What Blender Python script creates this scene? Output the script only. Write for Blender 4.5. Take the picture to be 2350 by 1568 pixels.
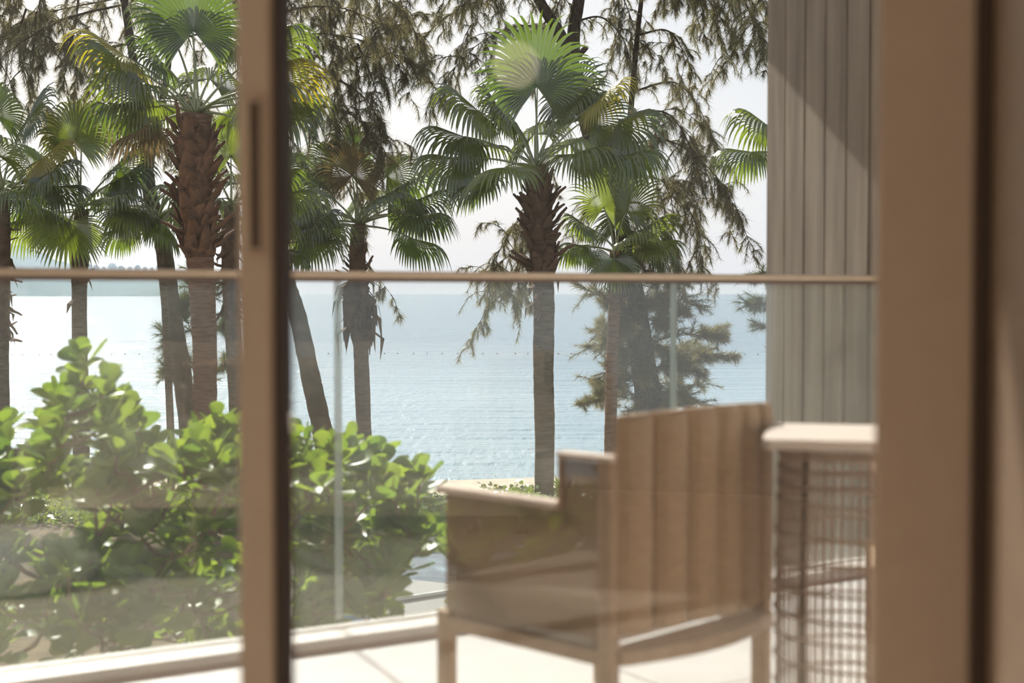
import bpy, math, random
from mathutils import Vector as V, Matrix
R = math.radians
sc = bpy.context.scene
col = sc.collection
for o in list(bpy.data.objects):
    bpy.data.objects.remove(o)

# ------------------------------------------------------------------ camera
FPX, CX, CY, HOR = 3264.0, 1175.0, 784.0, 675.0
PITCH = math.atan((CY - HOR) / FPX)
EYE = V((0, 0, .98))
cam_d = bpy.data.cameras.new('camera')
cam_d.sensor_width = 36.0
cam_d.lens = 36.0 * FPX / 2350.0
cam_d.clip_start, cam_d.clip_end = .05, 40000
cam_d.dof.use_dof = True
cam_d.dof.focus_distance = 22.0
cam_d.dof.aperture_fstop = 2.85
cam = bpy.data.objects.new('camera', cam_d)
col.objects.link(cam)
cam.location = EYE
cam.rotation_euler = (R(90) - PITCH, 0, 0)
sc.camera = cam

# ------------------------------------------------------------------ sky, sun, exposure
SUN_AZ, SUN_EL = R(-24), R(35)          # azimuth from straight ahead, left is negative
sun_vec = V((math.sin(SUN_AZ) * math.cos(SUN_EL), math.cos(SUN_AZ) * math.cos(SUN_EL), math.sin(SUN_EL)))
w = bpy.data.worlds.new('sky'); sc.world = w; w.use_nodes = True
nt = w.node_tree; nt.nodes.clear()
sky = nt.nodes.new('ShaderNodeTexSky')
sky.sky_type = 'NISHITA'; sky.sun_disc = False
sky.sun_elevation = SUN_EL; sky.sun_rotation = SUN_AZ
sky.air_density, sky.dust_density, sky.ozone_density = 1.0, 4.0, 1.0
mul = nt.nodes.new('ShaderNodeMix'); mul.data_type = 'RGBA'; mul.blend_type = 'MULTIPLY'
mul.inputs[0].default_value = 1.0
nt.links.new(sky.outputs[0], mul.inputs[6]); mul.inputs[7].default_value = (.07, .07, .07, 1)
mix = nt.nodes.new('ShaderNodeMix'); mix.data_type = 'RGBA'
mix.inputs[0].default_value = .58
nt.links.new(mul.outputs[2], mix.inputs[6]); mix.inputs[7].default_value = (1.0, 1.035, 1.12, 1)   # pale haze
tcw = nt.nodes.new('ShaderNodeTexCoord'); sxyz = nt.nodes.new('ShaderNodeSeparateXYZ'); hz = nt.nodes.new('ShaderNodeMapRange')
hz.inputs[1].default_value = 0; hz.inputs[2].default_value = .6; hz.inputs[3].default_value = .74; hz.inputs[4].default_value = .22   # haze thins out upwards
nt.links.new(tcw.outputs['Generated'], sxyz.inputs[0]); nt.links.new(sxyz.outputs['Z'], hz.inputs[0]); nt.links.new(hz.outputs[0], mix.inputs[0])
bg = nt.nodes.new('ShaderNodeBackground'); bg.inputs[1].default_value = 1.0
wo = nt.nodes.new('ShaderNodeOutputWorld')
nt.links.new(mix.outputs[2], bg.inputs[0]); nt.links.new(bg.outputs[0], wo.inputs[0])
sd = bpy.data.lights.new('sun', 'SUN'); sd.energy = 7.0; sd.angle = R(.9); sd.color = (1, .95, .88)
sun = bpy.data.objects.new('sun', sd); col.objects.link(sun)
sun.rotation_euler = (-sun_vec).to_track_quat('-Z', 'Y').to_euler()
sun.location = (0, 0, 30)
vs = sc.view_settings
vs.view_transform = 'Standard'; vs.look = 'None'; vs.gamma = 1.0; vs.use_curve_mapping = False
vs.exposure = 0.54
sc.cycles.transparent_max_bounces = 32
sc.cycles.max_bounces = 8; sc.cycles.diffuse_bounces = 4; sc.cycles.transmission_bounces = 6
sc.cycles.caustics_reflective = False; sc.cycles.caustics_refractive = False
sc.cycles.sample_clamp_indirect = 6.0
sc.cycles.volume_bounces = 1
sc.cycles.use_light_tree = False
sc.cycles.adaptive_threshold = .035

# ------------------------------------------------------------------ helpers
def P(px, py, d):
    """world point seen at pixel (px, py) whose distance straight ahead is d"""
    x, y = (px - CX) / FPX, -(py - CY) / FPX
    c, s = math.cos(PITCH), math.sin(PITCH)
    v = V((x, c + y * s, -s + y * c))
    return EYE + v * (d / v.y)

BASE = {}
def link(o, parent=None):
    col.objects.link(o)
    if parent is not None:
        o.parent = parent
    return o
def tag(o, label=None, cat=None, group=None, kind=None):
    if label: o['label'] = label
    if cat: o['category'] = cat
    if group: o['group'] = group
    if kind: o['kind'] = kind
    return o
def empty(name, loc, label=None, cat=None, group=None, kind=None, parent=None):
    o = bpy.data.objects.new(name, None); o.empty_display_size = .1
    o.location = loc; BASE[o] = V(loc)
    link(o, parent)
    return tag(o, label, cat, group, kind)
def mk(name, verts, faces, mat, parent=None, smooth=False, base=None):
    """one mesh object; verts are world coordinates; origin at the parent's base or at 'base'"""
    b = BASE[parent] if parent is not None else (V(base) if base is not None else V((0, 0, 0)))
    me = bpy.data.meshes.new(name)
    me.from_pydata([(v[0] - b[0], v[1] - b[1], v[2] - b[2]) for v in verts], [], faces)
    me.materials.append(mat)
    if smooth: me.polygons.foreach_set('use_smooth', [True] * len(me.polygons))
    me.update()
    o = bpy.data.objects.new(name, me)
    link(o, parent)
    BASE[o] = b
    if parent is None: o.location = b
    return o
def struct(o): o['kind'] = 'structure'; return o

class MB:
    def __init__(s): s.v = []; s.f = []
    def add(s, vs_, fs_):
        n = len(s.v); s.v += [V(x) for x in vs_]; s.f += [tuple(i + n for i in f) for f in fs_]; return s
    def box(s, c, ax, ay, az, h, bev=0.0):
        """box about c, unit axes, half sizes h; bev chamfers the four long edges along az"""
        c = V(c); ax, ay, az = V(ax), V(ay), V(az)
        if bev <= 0:
            p = [c + ax * (i * h[0]) + ay * (j * h[1]) + az * (k * h[2]) for k in (-1, 1) for i, j in ((-1, -1), (1, -1), (1, 1), (-1, 1))]
            return s.add(p, [(3, 2, 1, 0), (4, 5, 6, 7), (0, 1, 5, 4), (1, 2, 6, 5), (2, 3, 7, 6), (3, 0, 4, 7)])
        a, b = h[0], h[1]
        ring = [(-a + bev, -b), (a - bev, -b), (a, -b + bev), (a, b - bev), (a - bev, b), (-a + bev, b), (-a, b - bev), (-a, -b + bev)]
        p = [c + ax * x + ay * y + az * (k * h[2]) for k in (-1, 1) for x, y in ring]
        return s.add(p, [tuple(range(7, -1, -1)), tuple(range(8, 16))] + [(i, (i + 1) % 8, 8 + (i + 1) % 8, 8 + i) for i in range(8)])
    def bar(s, a, b, wx, wy, up=(0, 0, 1), bev=0.0):
        a, b = V(a), V(b); z = (b - a); L = z.length; z.normalize()
        x = z.cross(V(up))
        if x.length < 1e-4: x = z.cross(V((0, 1, 0)))
        x.normalize(); y = x.cross(z)
        return s.box((a + b) / 2, x, y, z, (wx / 2, wy / 2, L / 2), bev)
    def tube(s, pts, rad, n=8, cap=True):
        pts = [V(p) for p in pts]; base = len(s.v)
        if not hasattr(rad, '__len__'): rad = [rad] * len(pts)
        up = None
        for i, p in enumerate(pts):
            d = (pts[min(i + 1, len(pts) - 1)] - pts[max(i - 1, 0)]).normalized()
            if up is None:
                up = d.orthogonal().normalized()
            up = (up - d * up.dot(d)).normalized(); sd_ = d.cross(up)
            for k in range(n):
                a = 2 * math.pi * k / n
                s.v.append(p + (up * math.cos(a) + sd_ * math.sin(a)) * rad[i])
        for i in range(len(pts) - 1):
            for k in range(n):
                a, b = base + i * n + k, base + i * n + (k + 1) % n
                s.f.append((a, b, b + n, a + n))
        if cap:
            s.f.append(tuple(base + k for k in range(n - 1, -1, -1)))
            s.f.append(tuple(base + (len(pts) - 1) * n + k for k in range(n)))
        return s
    def prism(s, poly, z0, z1):
        n = len(poly)
        p = [V((x, y, z)) for z in (z0, z1) for x, y in poly]
        return s.add(p, [tuple(range(n - 1, -1, -1)), tuple(range(n, 2 * n))] + [(i, (i + 1) % n, n + (i + 1) % n, n + i) for i in range(n)])
    def build(s, name, mat, parent=None, smooth=False, base=None):
        return mk(name, s.v, s.f, mat, parent, smooth, base)

def spline(pts, n=6):
    """Catmull-Rom through the points"""
    pts = [V(p) for p in pts]; out = []
    q = [pts[0] * 2 - pts[1]] + pts + [pts[-1] * 2 - pts[-2]]
    for i in range(1, len(q) - 2):
        a, b, c, d = q[i - 1], q[i], q[i + 1], q[i + 2]
        for k in range(n):
            t = k / n
            out.append(.5 * ((2 * b) + (c - a) * t + (2 * a - 5 * b + 4 * c - d) * t * t + (3 * b - a - 3 * c + d) * t ** 3))
    out.append(pts[-1]); return out

# ------------------------------------------------------------------ materials
def nodemat(name):
    m = bpy.data.materials.new(name); m.use_nodes = True
    m.node_tree.nodes.clear(); t = m.node_tree
    out = t.nodes.new('ShaderNodeOutputMaterial')
    return m, t, out
def noise_col(t, c1, c2, scale, detail=4, coord='Object', stretch=(1, 1, 1), lo=.35, hi=.65):
    tc = t.nodes.new('ShaderNodeTexCoord'); mp = t.nodes.new('ShaderNodeMapping'); mp.inputs['Scale'].default_value = stretch
    nz = t.nodes.new('ShaderNodeTexNoise'); nz.inputs['Scale'].default_value = scale; nz.inputs['Detail'].default_value = detail
    rp = t.nodes.new('ShaderNodeValToRGB')
    rp.color_ramp.elements[0].position = lo; rp.color_ramp.elements[1].position = hi
    rp.color_ramp.elements[0].color = (*c1, 1); rp.color_ramp.elements[1].color = (*c2, 1)
    t.links.new(tc.outputs[coord], mp.inputs[0]); t.links.new(mp.outputs[0], nz.inputs['Vector']); t.links.new(nz.outputs[0], rp.inputs[0])
    return rp.outputs[0], nz.outputs[0]
def pbr(name, c1, c2=None, scale=8, rough=.6, spec=.3, bump=0, stretch=(1, 1, 1), metal=0, detail=4, bdist=.01):
    m, t, out = nodemat(name)
    b = t.nodes.new('ShaderNodeBsdfPrincipled')
    b.inputs['Roughness'].default_value = rough; b.inputs['Specular IOR Level'].default_value = spec; b.inputs['Metallic'].default_value = metal
    c, n = noise_col(t, c1, c2 or c1, scale, detail, stretch=stretch)
    t.links.new(c, b.inputs['Base Color'])
    if bump:
        bp = t.nodes.new('ShaderNodeBump'); bp.inputs['Strength'].default_value = bump; bp.inputs['Distance'].default_value = bdist
        t.links.new(n, bp.inputs['Height']); t.links.new(bp.outputs[0], b.inputs['Normal'])
    t.links.new(b.outputs[0], out.inputs[0])
    return m
def leafmat(name, c1, c2, ctrans, trans=.5, gloss=.06, rough=.35, rnd='obj'):
    """diffuse + translucent + a waxy sheen; colour varies leaf by leaf"""
    m, t, out = nodemat(name)
    if rnd == 'obj':
        src = t.nodes.new('ShaderNodeObjectInfo').outputs['Random']
    else:
        src = t.nodes.new('ShaderNodeNewGeometry').outputs['Random Per Island']
    rp = t.nodes.new('ShaderNodeValToRGB'); rp.color_ramp.elements[0].color = (*c1, 1); rp.color_ramp.elements[1].color = (*c2, 1)
    rp.color_ramp.elements[0].position = 0; rp.color_ramp.elements[1].position = 1
    t.links.new(src, rp.inputs[0])
    d = t.nodes.new('ShaderNodeBsdfDiffuse'); t.links.new(rp.outputs[0], d.inputs[0])
    tr = t.nodes.new('ShaderNodeBsdfTranslucent')
    mm = t.nodes.new('ShaderNodeMix'); mm.data_type = 'RGBA'; mm.blend_type = 'MULTIPLY'; mm.inputs[0].default_value = 1
    t.links.new(rp.outputs[0], mm.inputs[6]); mm.inputs[7].default_value = (*ctrans, 1)
    t.links.new(mm.outputs[2], tr.inputs[0])
    m1 = t.nodes.new('ShaderNodeMixShader'); m1.inputs[0].default_value = trans
    t.links.new(d.outputs[0], m1.inputs[1]); t.links.new(tr.outputs[0], m1.inputs[2])
    g = t.nodes.new('ShaderNodeBsdfGlossy'); g.inputs['Roughness'].default_value = rough; g.inputs[0].default_value = (1, 1, 1, 1)
    m2 = t.nodes.new('ShaderNodeMixShader'); m2.inputs[0].default_value = gloss
    t.links.new(m1.outputs[0], m2.inputs[1]); t.links.new(g.outputs[0], m2.inputs[2])
    t.links.new(m2.outputs[0], out.inputs[0])
    return m
def glassmat(name, refl, tint=(1, 1, 1), dust=.0, dustcol=(.9, .86, .8), fres=.5):
    """thin architectural pane: clear, mirror-like reflection, a film of dust"""
    m, t, out = nodemat(name)
    tp = t.nodes.new('ShaderNodeBsdfTransparent'); tp.inputs[0].default_value = (*tint, 1)
    gl = t.nodes.new('ShaderNodeBsdfGlossy'); gl.inputs['Roughness'].default_value = 0
    fr = t.nodes.new('ShaderNodeFresnel'); fr.inputs[0].default_value = 1.45
    ma = t.nodes.new('ShaderNodeMath'); ma.operation = 'MULTIPLY_ADD'; ma.inputs[1].default_value = fres; ma.inputs[2].default_value = refl; ma.use_clamp = True
    t.links.new(fr.outputs[0], ma.inputs[0])
    m1 = t.nodes.new('ShaderNodeMixShader'); t.links.new(ma.outputs[0], m1.inputs[0])
    t.links.new(tp.outputs[0], m1.inputs[1]); t.links.new(gl.outputs[0], m1.inputs[2])
    if dust:
        tr = t.nodes.new('ShaderNodeBsdfTranslucent'); tr.inputs[0].default_value = (*dustcol, 1)
        c, n = noise_col(t, (dust * .6,) * 3, (dust * 1.4,) * 3, 3.0, 5)
        m2 = t.nodes.new('ShaderNodeMixShader')
        t.links.new(c, m2.inputs[0])
        t.links.new(m1.outputs[0], m2.inputs[1]); t.links.new(tr.outputs[0], m2.inputs[2])
        t.links.new(m2.outputs[0], out.inputs[0])
    else:
        t.links.new(m1.outputs[0], out.inputs[0])
    return m

M = {}
M['frame'] = pbr('bronze_frame', (.71, .565, .46), (.73, .585, .475), 30, .45, .4)
M['slot'] = pbr('recess_seam_dark', (.10, .07, .06), None, 10, .5, .3)  # dark of the chair seams and handle hollow put into colour
M['shade_and_cord'] = pbr('dark_shade_and_cord', (.10, .072, .06), None, 10, .6, .3)  # dark brown painted as shade beside the stiles; lamp cord too
M['pane'] = glassmat('door_glass', .12, (.975, .98, .975), .006, fres=.55)
M['pane_bal'] = glassmat('balustrade_glass', .018, (.96, .98, .975), .012, (.8, .86, .8), fres=.4)
M['glass_edge'] = pbr('glass_edge', (.60, .70, .66), None, 5, .3, .5)
M['nib'] = pbr('brown_veneer', (.30, .205, .14), (.34, .235, .16), 5, .6, .3, stretch=(1, 1, 8))
M['panelling'] = pbr('dark_panelling', (.10, .08, .065), (.13, .105, .085), 5, .7, .2, stretch=(1, 1, 8))
M['wall'] = pbr('interior_plaster', (.80, .71, .61), (.82, .73, .63), 4, .85, .2)
M['extwall'] = pbr('exterior_render', (.42, .29, .19), (.46, .32, .21), 12, .85, .2, .2)
M['ceil'] = pbr('ceiling_paint', (.8, .77, .72), None, 4, .9, .2)
M['roomfloor'] = pbr('oak_floor', (.82, .71, .57), (.86, .76, .62), 3, .45, .4, stretch=(1, 8, 1))
M['tile'] = pbr('pale_stone_tile', (.53, .505, .485), (.57, .545, .525), 6, .6, .3, detail=8)
M['grout'] = pbr('grout', (.55, .42, .36), None, 8, .9, .1)
M['curb'] = pbr('pale_curb', (.66, .61, .56), (.70, .65, .60), 9, .5, .3)
M['railwood'] = pbr('rail_wood', (.78, .60, .42), (.84, .66, .48), 6, .5, .3, stretch=(1, 12, 1))
M['railbase'] = pbr('rail_channel', (.20, .135, .10), None, 8, .5, .3)
M['plank'] = pbr('weathered_plank', (.225, .175, .13), (.335, .27, .20), 2.2, .75, .2, .3, stretch=(6, 6, .5), detail=8)
M['plankback'] = pbr('plank_batten', (.10, .075, .06), None, 5, .9, .1)
M['wicker'] = pbr('tan_wicker', (.42, .29, .18), (.50, .36, .23), 40, .7, .2, .5, stretch=(1, 1, 6))
M['wickerband'] = pbr('wicker_band', (.46, .34, .23), (.53, .40, .28), 50, .7, .2, .4)
M['chairframe'] = pbr('chair_frame', (.40, .28, .18), (.46, .33, .22), 20, .5, .3)
M['armcap'] = pbr('arm_cap', (.62, .50, .40), (.66, .54, .43), 20, .6, .3)
M['tabletop'] = pbr('cream_tabletop', (.64, .565, .49), (.67, .595, .515), 8, .45, .4)
M['cane'] = pbr('drum_cane', (.36, .25, .18), (.44, .32, .23), 30, .6, .3)
M['cushion'] = pbr('seat_cushion', (.62, .52, .42), (.68, .58, .48), 60, .9, .1)
M['roof'] = pbr('soffit', (.72, .66, .58), None, 5, .9, .1)
M['sand'] = pbr('beach_sand', (.50, .42, .33), (.62, .53, .43), 2.5, .95, .1, .5, detail=9, bdist=.03)
M['soil'] = pbr('garden_soil', (.11, .085, .05), (.18, .14, .075), 3, .95, .1, .6, detail=8, bdist=.04)
M['hill'] = pbr('far_hill', (.05, .085, .045), (.075, .11, .06), .03, .95, .05)
M['bark_c'] = pbr('casuarina_bark', (.045, .036, .029), (.10, .08, .062), 9, .9, .1, .8, stretch=(3, 3, .7), detail=8, bdist=.03)
M['bark_l'] = pbr('lichen_bark', (.085, .068, .053), (.16, .13, .10), 5, .9, .1, .8, stretch=(1, 1, 1), detail=8, bdist=.03)
M['trunk'] = pbr('palm_trunk', (.10, .075, .052), (.21, .155, .105), 5, .9, .1, .9, stretch=(1, 1, 6), detail=7, bdist=.03)
M['trunk_red'] = pbr('palm_trunk_red', (.14, .075, .048), (.27, .15, .095), 6, .9, .1, .9, stretch=(1, 1, 5), detail=7, bdist=.03)
M['boot'] = pbr('palm_boot', (.09, .05, .03), (.27, .135, .07), 9, .85, .15, 1.0, detail=6)
M['bootd'] = pbr('palm_boot_dark', (.10, .065, .045), (.20, .125, .085), 7, .9, .1, .6, detail=6)
M['petiole'] = leafmat('petiole', (.22, .27, .09), (.30, .33, .13), (1, 1, .6), .25, .12, .3)
M['frond'] = leafmat('palm_frond', (.05, .085, .035), (.13, .165, .045), (2.1, 2.1, .42), .56, .11, .19)
M['frond_y'] = leafmat('palm_frond_yellow', (.30, .30, .05), (.42, .34, .05), (1.4, 1.3, .35), .5, .08, .35)
M['frond_b'] = leafmat('palm_frond_brown', (.20, .15, .07), (.26, .19, .10), (1.1, 1.0, .7), .35, .05, .4)
M['needle'] = leafmat('casuarina_needles', (.15, .14, .09), (.27, .24, .15), (1.25, 1.2, .8), .5, .04, .4, 'island')
M['needle_g'] = leafmat('casuarina_needles_green', (.09, .105, .06), (.16, .175, .09), (1.1, 1.15, .6), .4, .04, .4, 'island')
M['shrub'] = leafmat('shrub_leaf', (.10, .18, .04), (.22, .30, .06), (1.65, 1.6, .5), .5, .035, .35)
M['shrub_i'] = leafmat('shrub_leaf_mass', (.10, .18, .04), (.22, .30, .06), (1.65, 1.6, .5), .5, .035, .35, 'island')
M['stem'] = pbr('shrub_stem', (.19, .13, .08), (.26, .19, .11), 12, .85, .1)
M['cover'] = leafmat('creeper_leaf', (.12, .19, .04), (.30, .34, .13), (1.3, 1.4, .5), .4, .14, .3, 'island')
M['grass'] = leafmat('grass_blade', (.10, .22, .035), (.20, .34, .06), (1.4, 1.6, .4), .45, .07, .3, 'island')
M['flower'] = leafmat('creeper_flower', (.75, .32, .04), (.8, .45, .08), (1, 1, 1), .4, .02, .5)
M['canvas'] = pbr('grey_canvas', (.30, .30, .28), (.34, .34, .32), 30, .85, .1)
M['canvas_trim'] = pbr('pale_trim', (.62, .64, .62), None, 20, .7, .2)
M['white'] = pbr('white_plastic', (.8, .8, .8), None, 20, .5, .3)
M['buoy'] = pbr('buoy_float', (.10, .10, .10), (.13, .12, .12), 5, .5, .4)
M['paving'] = pbr('pool_paving', (.50, .47, .42), (.58, .55, .50), 6, .8, .2)
M['fabric'] = pbr('sofa_fabric', (.80, .69, .57), (.84, .73, .61), 70, .95, .1)
M['darkwood'] = pbr('dark_wood', (.06, .045, .035), (.09, .065, .05), 12, .5, .3, stretch=(1, 8, 1))
M['palewood'] = pbr('pale_wood', (.62, .48, .35), (.68, .54, .40), 8, .5, .3, stretch=(1, 8, 1))
M['mirror'] = pbr('mirror_glass', (.9, .9, .9), None, 6, .02, .5, metal=1)
M['rugmat'] = pbr('woven_rug', (.60, .52, .42), (.68, .60, .50), 40, .95, .05)

# mesh sling of the chair arm: close horizontal weave that lets some light through
m, t, out = nodemat('mesh_sling')
tc = t.nodes.new('ShaderNodeTexCoord'); wv = t.nodes.new('ShaderNodeTexWave'); wv.bands_direction = 'Z'; wv.inputs['Scale'].default_value = 60
wv.inputs['Distortion'].default_value = .3
t.links.new(tc.outputs['Object'], wv.inputs['Vector'])
mr = t.nodes.new('ShaderNodeMapRange'); mr.inputs[3].default_value = .14; mr.inputs[4].default_value = .40
t.links.new(wv.outputs['Fac'], mr.inputs[0])
df = t.nodes.new('ShaderNodeBsdfDiffuse'); df.inputs[0].default_value = (.27, .19, .12, 1)
tl = t.nodes.new('ShaderNodeBsdfTranslucent'); tl.inputs[0].default_value = (.27, .18, .11, 1)
tp = t.nodes.new('ShaderNodeBsdfTransparent')
a = t.nodes.new('ShaderNodeMixShader'); a.inputs[0].default_value = .35
t.links.new(df.outputs[0], a.inputs[1]); t.links.new(tl.outputs[0], a.inputs[2])
b = t.nodes.new('ShaderNodeMixShader'); t.links.new(mr.outputs[0], b.inputs[0])
t.links.new(a.outputs[0], b.inputs[1]); t.links.new(tp.outputs[0], b.inputs[2]); t.links.new(b.outputs[0], out.inputs[0])
M['sling'] = m

# sea water: wind ripples stretched along the shore, gloss from sky and sun
def watermat(name, c1, c2, s1, s2, str1, rough, stretch, chop=0.0, spec=.5, deep=None):
    m, t, out = nodemat(name)
    b = t.nodes.new('ShaderNodeBsdfPrincipled'); b.inputs['Roughness'].default_value = rough
    b.inputs['IOR'].default_value = 1.33; b.inputs['Specular IOR Level'].default_value = spec
    tc = t.nodes.new('ShaderNodeTexCoord'); mp = t.nodes.new('ShaderNodeMapping'); mp.inputs['Scale'].default_value = stretch
    t.links.new(tc.outputs['Object'], mp.inputs[0])
    n1 = t.nodes.new('ShaderNodeTexNoise'); n1.inputs['Scale'].default_value = s1; n1.inputs['Detail'].default_value = 3
    n2 = t.nodes.new('ShaderNodeTexNoise'); n2.inputs['Scale'].default_value = s2; n2.inputs['Detail'].default_value = 4
    n3 = t.nodes.new('ShaderNodeTexNoise'); n3.inputs['Scale'].default_value = s1 * .08; n3.inputs['Detail'].default_value = 2
    for n in (n1, n2, n3): t.links.new(mp.outputs[0], n.inputs['Vector'])
    b1 = t.nodes.new('ShaderNodeBump'); b1.inputs['Strength'].default_value = str1; b1.inputs['Distance'].default_value = .32
    b2 = t.nodes.new('ShaderNodeBump'); b2.inputs['Strength'].default_value = str1; b2.inputs['Distance'].default_value = .05
    t.links.new(n1.outputs[0], b1.inputs['Height']); t.links.new(n2.outputs[0], b2.inputs['Height'])
    t.links.new(b1.outputs[0], b2.inputs['Normal'])
    mp2 = t.nodes.new('ShaderNodeMapping'); mp2.inputs['Scale'].default_value = (5.0, .9, 1); t.links.new(tc.outputs['Object'], mp2.inputs[0])
    n4 = t.nodes.new('ShaderNodeTexNoise'); n4.inputs['Scale'].default_value = 1.0; n4.inputs['Detail'].default_value = 3; t.links.new(mp2.outputs[0], n4.inputs['Vector'])
    b3 = t.nodes.new('ShaderNodeBump'); b3.inputs['Strength'].default_value = chop; b3.inputs['Distance'].default_value = .08
    t.links.new(n4.outputs[0], b3.inputs['Height']); t.links.new(b2.outputs[0], b3.inputs['Normal']); t.links.new(b3.outputs[0], b.inputs['Normal'])
    rp = t.nodes.new('ShaderNodeValToRGB'); rp.color_ramp.elements[0].color = (*c1, 1); rp.color_ramp.elements[1].color = (*c2, 1)
    rp.color_ramp.elements[0].position = .35; rp.color_ramp.elements[1].position = .65
    t.links.new(n3.outputs[0], rp.inputs[0])
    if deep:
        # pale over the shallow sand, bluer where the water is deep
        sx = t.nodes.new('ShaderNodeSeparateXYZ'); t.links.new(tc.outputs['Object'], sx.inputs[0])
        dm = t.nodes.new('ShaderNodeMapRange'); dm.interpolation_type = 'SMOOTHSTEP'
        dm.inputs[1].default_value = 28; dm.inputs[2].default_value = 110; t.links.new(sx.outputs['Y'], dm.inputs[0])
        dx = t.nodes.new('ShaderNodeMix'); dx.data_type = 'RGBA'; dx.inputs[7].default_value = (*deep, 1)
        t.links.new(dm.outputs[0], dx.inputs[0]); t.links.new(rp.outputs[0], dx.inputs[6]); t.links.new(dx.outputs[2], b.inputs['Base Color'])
    else:
        t.links.new(rp.outputs[0], b.inputs['Base Color'])
    t.links.new(b.outputs[0], out.inputs[0])
    return m
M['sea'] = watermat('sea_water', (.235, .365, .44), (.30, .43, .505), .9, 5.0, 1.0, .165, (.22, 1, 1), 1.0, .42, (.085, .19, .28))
M['pool'] = watermat('pool_water', (.20, .34, .42), (.24, .38, .46), .8, 4.0, .25, .08, (1, 1, 1))

# ------------------------------------------------------------------ frames of reference
# balcony line (foot of the glass balustrade) and the facade of the room
BO, BD = V((-1.278, 3.55, 0)), V((2.564, 1.536, 0)).normalized()        # balustrade: runs away to the right
BN = V((-BD.y, BD.x, 0))                                              # out towards the sea
FA = R(-15)
FT = V((math.cos(FA), math.sin(FA), 0)); FO = V((-math.sin(FA), math.cos(FA), 0))  # along facade, outwards
FM = V((-.33, 1.87, 0))
Z = V((0, 0, 1))
def F(s, w=0, z=0): return FM + FT * s + FO * w + Z * z
def s_at(px, w=0):
    k = (px - CX) / FPX
    p = FM + FO * w
    return (k * p.y - p.x) / (FT.x - k * FT.y)
def BP(px, off=0, z=0):
    k = (px - CX) / FPX
    p = BO + BN * off
    s = (k * p.y - p.x) / (BD.x - k * BD.y)
    return p + BD * s + Z * z
def bs(px, off=0): return (BP(px, off) - BO - BN * off).dot(BD)
def B(s, off=0, z=0): return BO + BD * s + BN * off + Z * z

# ------------------------------------------------------------------ room shell
S0, S1, DEEP, HC = -4.6, 2.6, 5.2, 2.80
NS = .912
LAMP = .65
FILL_POWER = 3.0  # power of the added ceiling fill lamps
def quadslab(pts, z0, z1): return MB().prism([(p.x, p.y) for p in pts], z0, z1)
o = quadslab([F(S0, .12), F(S0, -DEEP), F(S1, -DEEP), F(S1, .12)], -.2, 0).build('floor', M['roomfloor']); struct(o)
o = quadslab([F(S0, .12), F(S0, -DEEP), F(S1, -DEEP), F(S1, .12)], HC, HC + .15).build('ceiling', M['ceil']); struct(o)
o = quadslab([F(S0 - .15, -DEEP), F(S0 - .15, -DEEP - .15), F(S1 + .15, -DEEP - .15), F(S1 + .15, -DEEP)], -.2, HC + .15).build('wall_back', M['panelling']); struct(o)
o = quadslab([F(S0 - .15, .12), F(S0 - .15, -DEEP), F(S0, -DEEP), F(S0, .12)], -.2, HC + .15).build('wall_left', M['panelling']); struct(o)
o = quadslab([F(S1, .12), F(S1, -DEEP), F(S1 + .15, -DEEP), F(S1 + .15, .12)], -.2, HC + .15).build('wall_right', M['wall']); struct(o)

# sliding doors: each panel a thing of stiles, rails and one pane
def door(name, sa, sb, stiles, w0, w1, pane_w, slot=None):
    e = empty(name, F((sa + sb) / 2, (w0 + w1) / 2, 0)); struct(e)
    for (a, b) in stiles:
        MB().box(F((a + b) / 2, (w0 + w1) / 2, 1.33), FT, FO, Z, ((b - a) / 2, (w1 - w0) / 2, 1.33), .004).build('stile', M['frame'], e)
    for zz, nm in ((.035, 'bottom_rail'), (2.625, 'top_rail')):
        MB().box(F((sa + sb) / 2, (w0 + w1) / 2, zz), FT, FO, Z, ((sb - sa) / 2 - .001, (w1 - w0) / 2 - .002, .035)).build(nm, M['frame'], e)
    MB().box(F((sa + sb) / 2, pane_w, 1.33), FT, FO, Z, ((sb - sa) / 2 - .01, .004, 1.25)).build('pane', M['pane'], e)
    if slot:
        a, b, z0, z1 = slot
        # recessed pull: raised rim around a flat plate coloured dark as a hollow
        h = MB().box(F((a + b) / 2, w0 - .0015, (z0 + z1) / 2), FT, FO, Z, ((b - a) / 2, .002, (z1 - z0) / 2), .001).build('handle_plate', M['slot'], e)
        m_ = MB()
        for x in (a - .002, b + .002):
            m_.box(F(x, w0 - .003, (z0 + z1) / 2), FT, FO, Z, (.002, .003, (z1 - z0) / 2 + .004))
        for zz in (z0 - .002, z1 + .002):
            m_.box(F((a + b) / 2, w0 - .003, zz), FT, FO, Z, ((b - a) / 2 + .004, .003, .002))
        m_.build('handle_rim', M['frame'], e)
    return e
a0, a1 = s_at(544), s_at(624)
za = lambda y, d: EYE.z - (y - HOR) / FPX * d
dA = F(a0).y
door('door_1', -2.0, a1, [(a0, a1), (-2.0, -1.93)], 0, .055, .028, slot=(s_at(580), s_at(603), za(572, dA), za(238, dA)))
b0, b1 = s_at(2010), s_at(2236)
bm_ = (b0 + b1) / 2
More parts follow.
